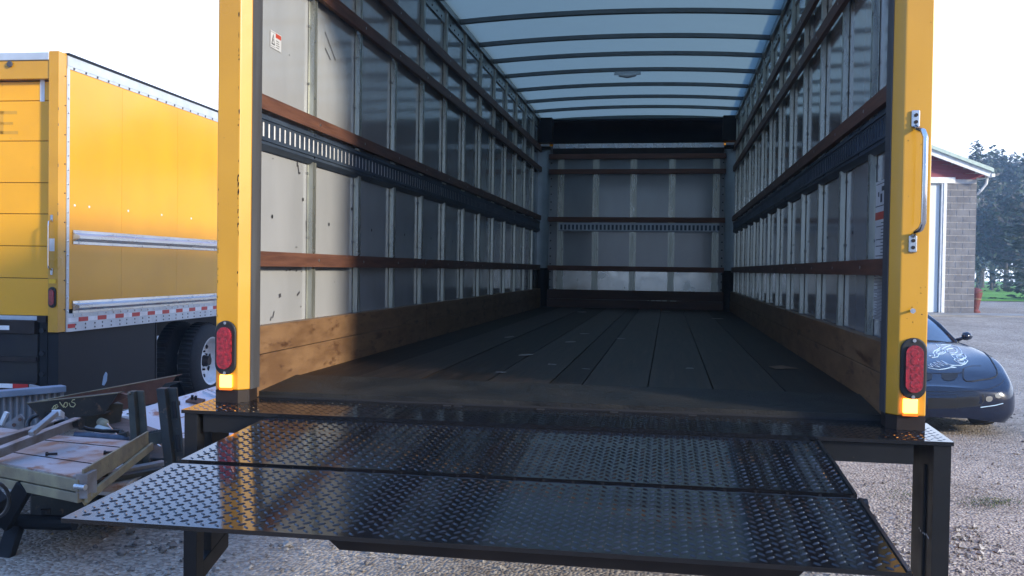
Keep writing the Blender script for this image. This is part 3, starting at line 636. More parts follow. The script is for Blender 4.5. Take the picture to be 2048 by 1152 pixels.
# rear corner posts, door, header
for side in (0, 1):
    x1, x0 = (0, -.10) if side == 0 else (-2.34, -2.44)
    mb = MB(); mb.box(x0, x1, -.13, -.0045, -.215, 2.46, 'yellow_paint')
    if side == 0:
        for k in range(9): mb.tube([(x1, -.03, .0+k*.28), (x1+.012, -.03, .0+k*.28)], [.008, .004], 'ink', 6)
        for z in (.9, 1.0, 1.75, 1.9, 1.36): mb.box(x1-.005, x1+.001, -.1312, -.128, z, z+random.uniform(.015, .05), 'ink')
    Q(mb, 'corner_post', bevel=.008)
mb = MB(); mb.box(-2.339, -.101, -.12, -.02, 2.20, 2.375, 'yellow_paint'); mb.box(-2.339, -.101, -.135, -.02, 2.3755, 2.45, 'alu_paint')
for x in (-.5, -1.2, -1.9): mb.disc((x, -.125, 2.34), (0, -1, 0), .03, .02, 'ink', 8)
Q(mb, 'rear_header', bevel=.006)
zs = [-.065]+[rear2(40, v, -.02)[1] for v in (556, 492, 428, 366, 283, 203)]+[2.19]
mb = MB()
for a, b in zip(zs[:-1], zs[1:]): mb.box(-2.335, -.105, -.05, -.02, a+.003, b-.003, 'yellow_door')
mb.box(-2.33, -.11, -.019, -.01, -.06, 2.18, 'seam_dark'); dr = Q(mb, 'roll_up_door', bevel=.003)
mb = MB()
for (u0, v0, u1, v1) in ((0, 222, 34, 228), (0, 244, 26, 249), (0, 262, 36, 268), (0, 222, 7, 268)):
    a = rear2(u0, v0, -.0525); b = rear2(u1, v1, -.0525); mb.box(a[0], b[0], -.0515, -.0505, a[1], b[1], 'faded_yellow')
mb.build('faded_letter', dr)
mb = MB()
for (u0, v0, u1, v1) in ((32, 148, 89, 159), (80, 160, 89, 203)):
    a = rear2(u0, v0, -.054); b = rear2(u1, v1, -.054); mb.box(a[0], min(b[0], -.106), -.053, -.0515, a[1], b[1], 'tape_white')
mb.build('corner_tape', dr)
mb = MB(); mb.box(-2.3, -.11, -.09, -.02, -.105, -.066, 'alu_paint'); mb.box(-.20, -.11, -.15, -.091, -.12, -.06, 'brown_steel'); Q(mb, 'door_sill')
# lamps & handle on the right rear post
cx = -.052; cz = .12
mb = MB()
def oval(w, h, n=10):
    c = h-w; out = []
    for k in range(n+1): t = math.pi*k/n; out.append((w*math.cos(t), c+w*math.sin(t)))
    for k in range(n+1): t = math.pi+math.pi*k/n; out.append((w*math.cos(t), -c+w*math.sin(t)))
    return out
mb.prism([(cx+x, -.1305, cz+z) for x, z in oval(.040, .10)], (0, -.014, 0), 'rubber'); bz = Q(mb, 'lamp_bezel', bevel=.004)
mb = MB(); mb.prism([(cx+x, -.145, cz+z) for x, z in oval(.025, .075)], (0, -.01, 0), 'red_lens'); mb.build('stop_lamp', bz)
mb = MB(); mb.box(cx-.035, cx+.035, -.14, -.1305, .252, .292, 'amber_off'); Q(mb, 'marker_lamp')
mb = MB(); mb.tube([(cx-.01, -.131, .86), (cx-.01, -.18, .84), (cx-.01, -.185, .8), (cx-.01, -.185, .42), (cx-.01, -.18, .40), (cx-.01, -.131, .38)], .009, 'chrome', 10)
for z in (.875, .365): mb.box(cx-.022, cx+.002, -.137, -.1305, z-.03, z+.03, 'aluminium')
mb.box(cx-.04, cx+.018, -.1325, -.1305, .56, .68, 'label_white'); Q(mb, 'grab_handle')
# folded lift gate / bumper below the door
mb = MB(); mb.box(-2.3, -.22, -.16, -.10, -.235, -.106, 'brown_steel'); mb.box(-2.3, -.20, -.14, -.10, -.78, -.236, 'dark_panel'); mb.box(-2.3, -.20, -.165, -.1405, -.50, -.455, 'brown_steel')
mb.box(-2.3, -.20, -.16, -.1405, -.775, -.70, 'brown_steel'); g2 = Q(mb, 'folded_lift_gate', bevel=.004)
mb = MB(); x = -.475; 
for i in range(10): mb.box(x-.16, x-.002, -.1625, -.1603, -.20, -.158, 'tape_white' if i % 2 == 0 else 'tape_red'); x -= .16
mb.build('reflective_tape', g2)
mb = MB(); x = -.28
for i in range(12): mb.box(x-.16, x-.001, -.1625, -.1603, -.757, -.715, 'tape_red' if i % 2 == 0 else 'tape_white'); x -= .16
mb.build('reflective_tape', g2)
mb = MB(); mb.box(-.19, -.115, -.12, -.02, -1.02, -.121, 'navy_shadow_steel'); mb.box(-.114, -.004, -.11, .02, -.95, -.225, 'navy_shadow_steel')
for z in (-.2, -.42, -.62): mb.disc((-.16, -.121, z), (0, -1, 0), .025, .02, 'hole', 10)
Q(mb, 'gate_column')
mb = MB(); mb.box(-.05, -.03, .021, 1.75, -.98, -.2205, 'navy_shadow_steel'); Q(mb, 'underbody_shade')  # near-black sheet added to stand in for shade under the truck body
mb = MB(); mb.box(-.66, -.04, 1.80, 1.815, -1.2, -.2205, 'rubber'); Q(mb, 'mud_flap')
mb = MB(); mb.box(-.9, -.8, .1, L2, -.5, -.13, 'navy_shadow_steel'); mb.box(-1.7, -1.6, .1, L2, -.5, -.13, 'navy_shadow_steel'); mb.tube([(-2.2, 3.2, G+.5), (-.3, 3.2, G+.5)], .07, 'navy_shadow_steel', 12); Q(mb, 'chassis_frame')
wheel_set(t2, -.03, 3.22, G+.49, 1); wheel_set(t2, -2.41, 3.22, G+.49, -1)
#@@PART2

# ================================================================== SCRAP YARD PILE
def thing(mb, name, label, cat, group=None, **k):
    o = mb.build(name, None, **k); tag(o, label, cat, group); return o
# worn platform on stand, front left
ZT = -.75
def T(u, v, z=ZT): return onZ(u, v, z)
FL, FR, BR, BL = T(-90, 915), T(160, 955), T(292, 884), T(86, 868)
FL = FR+(T(0, 925)-FR).normalized()*1.25; BL = BR+(T(86, 868)-BR).normalized()*1.25
wp = tag(empty('salvaged_platform', (FR.x, FR.y, G)), 'worn grey and rusty steel platform raised flat on dark iron legs, nearest the left edge', 'platform')
def loc(o, t): o.parent = t; o.matrix_parent_inverse = Matrix.Translation(t.location).inverted(); return o
mb = MB(); q = [FL, FR, BR, BL]; mb.prism([(p.x, p.y, p.z) for p in q], (0, 0, -.012), 'worn_plate')
for f in (.30, .78):
    a, b = FL.lerp(BL, f), FR.lerp(BR, f); mb.beam(a+Vector((0, 0, .002)), b+Vector((0, 0, .002)), .006, .004, 'brown_steel')
loc(mb.build('deck_plate', wp), wp)
mb = MB(); dn = Vector((0, 0, -1))
a, b = FL+dn*.045, FR+dn*.045; mb.beam(a, b, .03, .07, 'dirty_channel'); mb.beam(a+dn*.07, b+dn*.07, .03, .055, 'dirty_channel')
for f in (.35, .7): mb.beam(FL.lerp(BL, f)+dn*.05, FR.lerp(BR, f)+dn*.05, .04, .06, 'dark_iron')
loc(mb.build('edge_channel', wp, bevel=.004), wp)
mb = MB(); a, b = FR+Vector((.012, .01, -.02)), BR+Vector((.012, .0, .0))
mb.beam(a+Vector((0, 0, .01)), b+Vector((0, 0, .02)), .014, .11, 'dirty_channel'); mb.beam(a+Vector((.02, 0, -.10)), b+Vector((.02, .02, -.03)), .02, .05, 'dirty_channel')
mb.beam(FR+Vector((-.05, .02, .004)), FR+Vector((.03, .05, .004)), .06, .012, 'grey_arm')
loc(mb.build('side_rail', wp, bevel=.003), wp)
mb = MB(); p = T(173, 968, -.80); mb.obox(p, (.03, .01, 0), (-.01, .06, 0), (0, 0, .07), 'grey_arm'); mb.prism([(p.x-.02, p.y-.05, p.z-.06), (p.x+.05, p.y+.03, p.z-.05), (p.x+.0, p.y-.02, p.z-.12)], (.004, .02, 0), 'dirty_channel')
mb.tube([p+Vector((-.03, -.06, .0)), p+Vector((.045, -.075, .0))], .017, 'aluminium', 14); loc(mb.build('pivot_bracket', wp, bevel=.003), wp)
for (u0, v0), (u1, v1), w, nm in (((-60, 905), (112, 848), .045, 'arm'), ((-70, 935), (150, 846), .03, 'arm')):
    mb = MB(); a, b = T(u0, v0, -.735), T(u1, v1, -.66); b = onT(u1, v1, (a-C0).dot(FW)+.9); a = a+Vector((0, 0, .01))
    mb.beam(a, b, .012, .065, 'grey_arm'); mb.beam(a+Vector((.02, 0, .034)), b+Vector((.02, 0, .034)), .05, .008, 'grey_arm'); mb.tube([b+Vector((-.03, 0, 0)), b+Vector((.05, 0, 0))], .035, 'dark_iron', 12)
    loc(mb.build('lift_arm', wp), wp)
mb = MB(); a = onT(62, 868, 5.2); b = onT(112, 826, 5.4); mb.beam(a, b, .035, .03, 'grey_arm'); mb.beam(b, onT(120, 832, 5.5), .05, .04, 'alu_paint'); loc(mb.build('arm_stub', wp, bevel=.004), wp)
# dark stand
mb = MB()
a = Vector(onZ(-60, 1040, -1.12)); b = Vector(onZ(150, 1046, -1.12)); mb.tube([a, b], .045, 'navy_shadow_steel', 14); mb.tube([b.lerp(a, .3)+Vector((0, .02, .02)), b.lerp(a, .3)+Vector((0, .02, .075))], .03, 'navy_shadow_steel', 12)
loc(mb.build('foot_tube', wp, smooth_=False), wp)
for (u0, v0, z0), (u1, v1, z1), w in (((50, 972, -.86), (5, 1050, -1.12), .10), ((30, 1055, -1.15), (8, 1120, G-.01), .10), ((0, 990, -.86), (-40, 1080, -1.2), .08)):
    mb = MB(); mb.beam(onZ(u0, v0, z0), onZ(u1, v1, z1), w, .05, 'navy_shadow_steel', up=(0, 1, 0)); loc(mb.build('stand_leg', wp, bevel=.006), wp)
mb = MB(); c = onT(0, 985, 4.9)
mb.tube([onT(-8+26*math.cos(t), 1000+34*math.sin(t), 4.9+.1*math.sin(t)) for t in [k*.28-1.6 for k in range(12)]], .010, 'hose', 8); loc(mb.build('hanging_hose', wp, smooth_=True), wp)

# second flat platform piece behind the arms at the left edge
mb = MB(); q = [onZ(-120, 905, -.78), onZ(-10, 893, -.78), onZ(55, 862, -.78), onZ(-60, 846, -.78)]
mb.prism([(p.x, p.y, p.z) for p in q], (0, 0, -.05), 'worn_plate'); thing(mb, 'steel_plate', 'pale worn plate half hidden behind the two grey arms at the left edge', 'plate', bevel=.004)
# hinge lug pieces standing on it
mb = MB(); a = onT(2, 850, 7.0); b = onT(14, 824, 7.0); mb.beam(a, b, .03, .03, 'trim_white', up=(0, 1, 0)); thing(mb, 'white_rod', 'short white rod leaning beside the corrugated bin', 'rod', bevel=.004)
mb = MB(); P0 = [onT(u, v, 7.1) for u, v in ((0, 878), (6, 850), (40, 828), (48, 838), (46, 870), (20, 885))]; mb.prism([tuple(p) for p in P0], F0*.02, 'grey_arm')
for u, v in ((40, 839), (28, 850)): mb.disc(onT(u, v, 7.09), -F0, .014, .004, 'rust_brown', 12)
thing(mb, 'gusset_bracket', 'small grey bracket plate with two rusty bolt holes in front of the bin', 'bracket')

# corrugated bin with blue rim
t0 = onT(128, 772, 8.0); t0b = onT(-80, 805, 7.4); d = (t0b-t0); d.z = 0
bn = tag(empty('scrap_bin', (t0.x, t0.y, G)), 'grey corrugated steel bin with pale blue top rim beside the silver truck skirt', 'bin')
mb = MB(); vs = []; K = 64; nrm = Vector((-d.y, d.x, 0)).normalized()
if nrm.dot(F0) > 0: nrm = -nrm
for k in range(K+1):
    p = t0+d*(k/K); off = .018 if (k//2) % 2 else -.018; vs += [(p.x+nrm.x*off, p.y+nrm.y*off, t0.z-.04), (p.x+nrm.x*off, p.y+nrm.y*off, G+.05)]
mb.add(vs, [(2*k, 2*k+2, 2*k+3, 2*k+1) for k in range(K)], 'bin_grey'); loc(mb.build('corrugated_side', bn), bn)
mb = MB(); a = Vector((t0.x, t0.y, t0.z-.02)); b = a+d; mb.beam(a, b, .10, .055, 'bin_blue'); loc(mb.build('bin_rim', bn, bevel=.006), bn)
mb = MB(); back = -nrm*.7; mb.prism([tuple(a+Vector((0, 0, -.03))), tuple(a+Vector((0, 0, -.03))+back), tuple(Vector((a.x, a.y, G+.05))+back), (a.x, a.y, G+.05)], tuple(d.normalized()*.02), 'bin_grey'); loc(mb.build('end_panel', bn), bn)

# rusty channel beams
def channel(name, label, pts_top, h, t, depth, m, cut):
    a, b = onT(*pts_top[0], t[0]), onT(*pts_top[1], t[1]); d = (b-a); L = d.length; x = d.normalized(); dn = Vector((0, 0, -1)); back = F0*depth
    o = tag(empty(name, (a.x, a.y, a.z-h)), label, 'beam'); mb = MB(); lip = .10
    e0, e1 = x*cut[0], -x*cut[1]
    mb.prism([tuple(a), tuple(b), tuple(b+e1+dn*h), tuple(a+e0+dn*h)], tuple(F0*.010), m)
    mb.prism([tuple(a+F0*.011), tuple(b+F0*.011), tuple(b+back), tuple(a+back)], tuple(dn*.008), m)
    mb.prism([tuple(a+e0+dn*(h-.009)+F0*.011), tuple(b+e1+dn*(h-.009)+F0*.011), tuple(b+e1+dn*(h-.009)+back), tuple(a+e0+dn*(h-.009)+back)], tuple(dn*.008), m)
    w = loc(mb.build('beam_web', o), o)
    mb = MB(); mb.tube([a+Vector((0, 0, .002)), a.lerp(b, .3)+Vector((0, 0, .004)), a.lerp(b, .6)+Vector((0, 0, -.001)), b], .004, 'dirty_channel', 6); loc(mb.build('cut_edge', o), o)
    return o, a, b
channel('channel_beam', 'long rusty brown channel beam lying highest across the scrap pile', ((60, 806), (353, 751)), .20, (7.3, 8.0), .14, 'rust_brown', (.10, .16))
ob, a, b = channel('channel_beam', 'dark channel beam with yellow paint marker writing on its face', ((53, 807), (236, 786)), .15, (6.85, 7.2), .12, 'dark_iron', (.12, .10))
# marker writing
mb = MB()
def mark(pts):
    d = (b-a).normalized(); nrm = F0
    out = []
    for u, v in pts:
        r_ = ray(u, v); pl = a-F0*.004; tt = (pl-C0).dot(Vector((d.y, -d.x, 0)).normalized())/r_.dot(Vector((d.y, -d.x, 0)).normalized()); out.append(C0+r_*tt)
    mb.tube(out, .0035, 'paint_marker', 6)
mark([(104, 818), (108, 812), (114, 809), (116, 813), (112, 817), (106, 818)]); mark([(112, 812), (107, 822)])
mark([(119, 804), (124, 811), (128, 815)])
mark([(130, 805), (127, 811), (131, 815), (135, 811), (134, 805), (130, 805)])
mark([(150, 799), (145, 800), (143, 804), (149, 806), (151, 809), (147, 814), (141, 813), (138, 806)])
loc(mb.build('marker_writing', ob), ob)
mb = MB(); c = onT(245, 800, 6.2); P0 = [onT(u, v, 7.3) for u, v in ((238, 786), (262, 792), (228, 806), (215, 812), (222, 796))]; mb.prism([tuple(p) for p in P0], F0*.05, 'rust_brown'); thing(mb, 'rusty_flap', 'torn rusty brown flap at the end of the dark marked beam', 'scrap plate')
mb = MB(); P0 = [onT(u, v, 7.7) for u, v in ((204, 770), (207, 752), (211, 744), (214, 748), (213, 762), (208, 771))]; mb.prism([tuple(p) for p in P0], F0*.01, 'bin_blue'); thing(mb, 'metal_sliver', 'thin pale blue metal sliver sticking up behind the rusty channel beam', 'scrap piece')
mb = MB(); P0 = [onT(u, v, 7.6) for u, v in ((318, 780), (330, 767), (345, 764), (362, 763), (350, 768), (338, 772), (330, 784))]; mb.prism([tuple(p) for p in P0], F0*.03, 'dark_iron'); thing(mb, 'bent_hook', 'dark bent iron hook above the right scrap post', 'hook')

# iron posts
for nm, lab, (u0, v0), (u1, v1), w, t, m, slots in (
        ('iron_post', 'plain olive iron post standing left in the scrap pile', (272, 782), (284, 934), .095, 6.75, 'olive_iron', False),
        ('iron_post', 'slotted dark iron post standing right in the scrap pile', (334, 776), (352, 945), .12, 6.55, 'dark_iron', True)):
    a_, b_ = onT(u0, v0, t), onT(u1, v1, t-.1); o = tag(empty(nm, (b_.x, b_.y, G)), lab, 'post'); mb = MB(); x = R0*w*.5
    bb = b_+(b_-a_).normalized()*.12
    mb.obox((a_+bb)/2-x*.5+F0*.0, x*.5, F0*.045, (a_-bb)/2, m); mb.obox((a_+bb)/2+x*.55+F0*.02, x*.5, F0*.012, (a_-bb)/2, m)
    loc(mb.build('post_channel', o, bevel=.004), o)
    if slots:
        mb = MB()
        for f in (.22, .55): c = a_.lerp(bb, f)+x*.55+F0*.007; mb.tube([c+(a_-bb).normalized()*.06, c-(a_-bb).normalized()*.06], .016, 'hole', 10); loc(mb.build('slot', o), o); mb = MB()
    else:
        mb = MB(); c = a_-x*.5-F0*.05; mb.tube([c+Vector((0, 0, -.01)), c+Vector((0, -.02, -.01))], .008, 'dirty_channel', 8); loc(mb.build('bolt', o), o)
mb = MB(); a_, b_ = onT(282, 882, 6.75), onT(336, 872, 6.65); mb.beam(a_, b_, .08, .085, 'olive_iron')
for k in range(9): p = a_.lerp(b_, k/9)+Vector((0, 0, .045)); mb.tube([p, p+R0*.02+Vector((0, 0, random.uniform(-.004, .008)))], .014, 'dark_iron', 8)
thing(mb, 'cross_bar', 'olive iron cross bar with a rough chain between the two posts', 'bar', bevel=.003)
# leaning white sheets
q = [onT(225, 832, 7.2), onT(432, 772, 8.6), onT(560, 792, 8.3), onT(560, 868, 5.9), onT(430, 905, 5.6), onT(330, 905, 5.7)]
zz = [-.93, -.80, -.83, -1.06, -1.12, -1.12]
q = [onZ(u, v, z) for (u, v), z in zip([(225, 832), (432, 772), (560, 790), (560, 862), (420, 892), (352, 892)], zz)]
n_ = (q[1]-q[0]).cross(q[4]-q[0]).normalized(); q = [p-n_*((p-q[0]).dot(n_)) for p in q]
ws = tag(empty('metal_sheet', tuple(q[0])), 'large white painted sheet with rust streaks lying under the truck bumper legs', 'metal sheet')
mb = MB(); 
if n_.z < 0: n_ = -n_
mb.prism([tuple(p) for p in q], tuple(-n_*.02), 'white_sheet'); loc(mb.build('sheet_face', ws, bevel=.003), ws)
def onN(u, v, off): d = ray(u, v); t = ((q[0]+n_*off-C0).dot(n_))/d.dot(n_); return C0+d*t
mb = MB()
for pts in (((230, 832), (300, 872)), ((352, 838), (445, 812)), ((360, 868), (470, 842))): a_, b_ = onN(*pts[0], .003), onN(*pts[1], .003); mb.beam(a_, b_, .012, .004, 'rust_strip', up=n_)
loc(mb.build('rust_line', ws), ws)
mb = MB(); a_, b_ = onN(377, 799, .012), onN(405, 804, .012); mb.beam(a_, b_, .13, .02, 'rust_brown', up=n_)
for f in (.25, .5): mb.tube([a_.lerp(b_, f)+n_*.01, a_.lerp(b_, f)+n_*.05], .014, 'hole', 8)
loc(mb.build('hinge_plate', ws), ws)
mb = MB(); a_, b_ = onN(408, 783, .015), onN(450, 800, .015); mb.beam(a_, b_, .04, .03, 'white_sheet', up=n_); mb.beam(onN(416, 779, .015), onN(460, 796, .015), .03, .02, 'white_sheet', up=n_); loc(mb.build('sheet_rib', ws), ws)
mb = MB(); p = onN(350, 805, .02); mb.obox(p, R0*.04, F0*.02, Vector((0, 0, .018)), 'dirty_channel'); mb.obox(p+R0*.03+Vector((0, 0, -.01)), R0*.015, F0*.02, Vector((0, 0, .02)), 'brown_steel'); thing(mb, 'wood_offcut', 'small tan offcut lying on the white sheet by the slotted post', 'offcut', bevel=.003)
# bent white strip on top
mb = MB(); pts = [onN(u, v, .03) for u, v in ((236, 830), (262, 822), (285, 838), (240, 836))]; mb.prism([tuple(p) for p in pts], (0, 0, .02), 'trim_white')
for u, v in ((243, 826), (256, 828)): mb.disc(onN(u, v, .052), (0, 0, 1), .012, .006, 'hole', 8)
thing(mb, 'bent_strip', 'crumpled white strip on the far edge of the white sheet', 'metal strip')
# planks & clutter
mb = MB(); a_, b_ = onT(203, 838, 7.60), onT(300, 872, 7.00); mb.beam(a_, b_, .17, .05, 'board_wood', up=(.1, -.25, 1)); thing(mb, 'old_plank', 'brown weathered plank lying against the left iron post', 'plank', bevel=.005)
mb = MB(); a_, b_ = onT(150, 826, 7.30), onT(232, 830, 7.50); mb.beam(a_, b_, .30, .22, 'olive_iron'); thing(mb, 'iron_block', 'square olive iron block under the marked beam', 'iron block', bevel=.01)
mb = MB(); mb.tube([onT(u, v, t) for u, v, t in ((56, 862, 6.90), (56, 845, 6.95), (64, 834, 7.00), (80, 829, 7.00), (100, 829, 6.90), (125, 834, 6.80), (140, 845, 6.60))], .017, 'hose', 10); thing(mb, 'rubber_hose', 'black rubber hose looping in front of the corrugated bin', 'hose', smooth_=True)
mb = MB(); mb.tube([onT(u, v, t) for u, v, t in ((148, 846, 6.60), (160, 852, 6.60), (175, 858, 6.65), (205, 862, 6.70), (245, 862, 6.80))], .014, 'hose', 10); thing(mb, 'rubber_hose', 'black rubber hose stretching right from the arm end', 'hose', smooth_=True)
mb = MB(); a_, b_ = onT(148, 872, 6.60), onT(258, 880, 6.70); mb.tube([a_, a_.lerp(b_, .9), b_], [.035, .035, .025], 'track_steel', 16); thing(mb, 'steel_cylinder', 'dark blue round cylinder behind the worn platform', 'cylinder', smooth_=False, bevel=.003)
mb = MB(); a_, b_ = onT(192, 858, 7.00), onT(222, 866, 6.95); mb.tube([a_, a_.lerp(b_, .1), a_.lerp(b_, .8), b_], [.015, .035, .035, .02], 'old_plastic', 14); thing(mb, 'plastic_bottle', 'pale plastic bottle lying among the hoses', 'bottle', smooth_=True)
mb = MB(); a_, b_ = onT(200, 842, 7.10), onT(214, 856, 7.05); mb.tube([a_, a_.lerp(b_, .5), b_], [.03, .045, .02], 'dirty_channel', 12); thing(mb, 'plastic_cup', 'cream plastic cup wedged below the brown plank', 'cup', smooth_=True)
for i, (p0, p1, lab) in enumerate((((215, 848), (236, 872), 'thin bright rod crossing the pale bottle'), ((290, 872), (322, 893), 'thin rod lying right of the olive post'), ((306, 868), (330, 885), 'thin pale rod beside the slotted post foot'))):
    mb = MB(); mb.tube([onT(*p0, 6.95), onT(*p1, 6.8)], .006, 'aluminium', 8); thing(mb, 'metal_rod', lab, 'rod')
mb = MB(); a_, b_ = onT(256, 868, 6.70), onT(222, 878, 6.70); mb.beam(a_, b_, .05, .04, 'dark_iron'); mb.beam(onT(243, 862, 6.75), onT(246, 884, 6.70), .03, .03, 'dark_iron', up=(0, 1, 0)); thing(mb, 'angle_iron', 'dark angle iron piece beside the hose end', 'angle iron', bevel=.003)
# low stack beneath
mb = MB(); q2 = [onZ(-60, 962, -1.0), onZ(232, 985, -1.0), onZ(322, 918, -1.0), onZ(60, 900, -1.0)]; mb.prism([tuple(p) for p in q2], (0, 0, -.025), 'white_sheet'); thing(mb, 'metal_sheet', 'flat pale sheet sandwiched low under the worn platform', 'metal sheet', bevel=.003)
mb = MB(); q2 = [onZ(60, 990, -1.05), onZ(228, 1000, -1.05), onZ(330, 925, -1.05), onZ(120, 915, -1.05)]; mb.prism([tuple(p) for p in q2], (0, 0, -.13), 'dark_iron'); thing(mb, 'steel_slab', 'thick dark steel slab at the bottom of the scrap stack', 'steel slab', bevel=.01)
for i, (u0, v0, u1, v1, m, lab) in enumerate(((190, 952, 330, 925, 'grey_arm', 'grey flat bar on top of the low scrap stack'), (180, 965, 330, 938, 'dark_iron', 'dark flat bar just below the grey flat bar'), (225, 905, 350, 958, 'olive_iron', 'olive bar slanting under the slotted post'))):
    mb = MB(); mb.beam(onZ(u0, v0, -.96-.02*i), onZ(u1, v1, -.96-.02*i), .07, .03, m); thing(mb, 'flat_bar', lab, 'bar', bevel=.003)
mb = MB(); p = onT(325, 890, 6.8); mb.obox((p.x-.15, p.y+.35, -1.12), R0*.55, F0*.4, Vector((0, 0, .16)), 'dark_iron'); thing(mb, 'steel_box', 'dark steel box in shadow behind the slotted post', 'steel box', bevel=.01)
mb = MB()
for k in range(70):
    u, v = random.gauss(120, 60), random.gauss(1058, 12); p = onZ(u, v, G+.01); a_ = random.random()*6; l = random.uniform(.01, .03)
    if random.random() < .5: p = onZ(random.uniform(70, 230), random.uniform(1012, 1040), G+.01)
    mb.add([(p.x, p.y, p.z), (p.x+l*math.cos(a_), p.y+l*math.sin(a_), p.z+.006), (p.x+l*math.cos(a_+.8), p.y+l*math.sin(a_+.8), p.z+.015)], [(0, 1, 2)], 'dry_leaf')
tag(mb.build('dry_leaves'), 'dry leaves blown under the scrap pile', 'leaves', kind='stuff')
def tufts(name, label, us, vs_, n, m='weed'):
    mb = MB()
    for k in range(n):
        p = onZ(random.gauss(*us), random.gauss(*vs_), G); p.z = gz(p.x, p.y)
        for j in range(4):
            a_ = random.random()*6.3; h = random.uniform(.006, .02); w = .002
            mb.add([(p.x-w*math.sin(a_), p.y+w*math.cos(a_), p.z), (p.x+w*math.sin(a_), p.y-w*math.cos(a_), p.z), (p.x+h*.7*math.cos(a_), p.y+h*.7*math.sin(a_), p.z+h)], [(0, 1, 2)], m)
    tag(mb.build(name), label, 'weeds', kind='stuff')
tufts('low_weeds', 'thin green weeds in the gravel right of the truck', (1985, 34), (1005, 6), 260)
tufts('low_weeds', 'sparse green weeds seen through the bumper leg opening', (1805, 30), (985, 14), 150)
for i, (u, v, z_, lab) in enumerate(((96, 908, ZT, 'small loose bolt near the middle of the worn platform'), (212, 905, ZT, 'small loose bolt by the raised edge of the worn platform'))):
    p = onZ(u, v, z_+.012); mb = MB(); mb.tube([p, p+Vector((.05, .02, 0))], .008, 'brown_steel', 8); mb.tube([p, p+Vector((-.012, -.005, 0))], .014, 'brown_steel', 6); thing(mb, 'loose_bolt', lab, 'bolt')
mb = MB(); p = onZ(100, 1052, G+.03)
for k in range(5): q_ = onZ(random.uniform(185, 330), random.uniform(1062, 1110), G+.012); r_ = random.uniform(.014, .03); mb.tube([q_, q_+Vector((r_*.8, r_*.3, r_*.5)), q_+Vector((r_*1.8, r_*.1, 0))], [r_*.5, r_*.9, r_*.4], 'stone_dark', 6)
tag(mb.build('dark_clods'), 'a few dark clods of earth on the gravel under the platform corner', 'clods', kind='stuff')
# ================================================================== LITTER ON THE BOX FLOOR
lit = [((350,494),.06,.012,'white paper strip nearest the threshold, left of centre'),((515,376),.07,.05,'torn white paper scrap left of centre on the floor'),((700,440),.05,.01,'thin white strip beside the middle floor seam'),
       ((930,471),.05,.01,'thin white strip right of the middle floor seam'),((405,252),.06,.05,'small white scrap near the left scuff board'),((915,230),.09,.02,'faint pale strip deep in the middle of the floor'),
       ((1165,262),.07,.02,'pale strip on the second seam deep in the box'),((1635,467),.05,.012,'pale strip on the right floor boards'),((820,285),.07,.06,'curled pale scrap deep left of centre'),
       ((900,82),.12,.06,'pale scrap at the foot of the bulkhead, left'),((1825,127),.12,.06,'pale scrap at the right rear corner by the bulkhead'),((1475,78),.13,.05,'pale scrap at the foot of the bulkhead, right')]
for (a_, b_), w, h, lab in lit:
    p = onZ(900+a_/3.413, 600+b_/3.413, .004); mb = MB(); an = random.uniform(-.4, .4); c, s = math.cos(an), math.sin(an); pts = []
    for k in range(7): t = 2*math.pi*k/7; x, y = w*.5*math.cos(t)*random.uniform(.8, 1.1), h*1.3*math.sin(t)*random.uniform(.6, 1.2); pts.append((p.x+x*c-y*s, p.y+x*s+y*c, p.z+random.uniform(0, .003)))
    mb.add(pts, [tuple(range(7))], 'paper'); mb.add([(x, y, z-.0015) for x, y, z in pts], [tuple(range(6, -1, -1))], 'paper'); thing(mb, 'paper_scrap', lab, 'litter', 'scraps on the cargo floor')
mb = MB(); q = [onZ(u, v, .004) for u, v in ((1537, 733), (1565, 731), (1597, 737), (1552, 738))]; mb.prism([tuple(p) for p in q], (0, 0, .001), 'scuff_plywood'); thing(mb, 'cardboard_piece', 'flat grey cardboard piece on the right side of the floor', 'litter', 'scraps on the cargo floor')

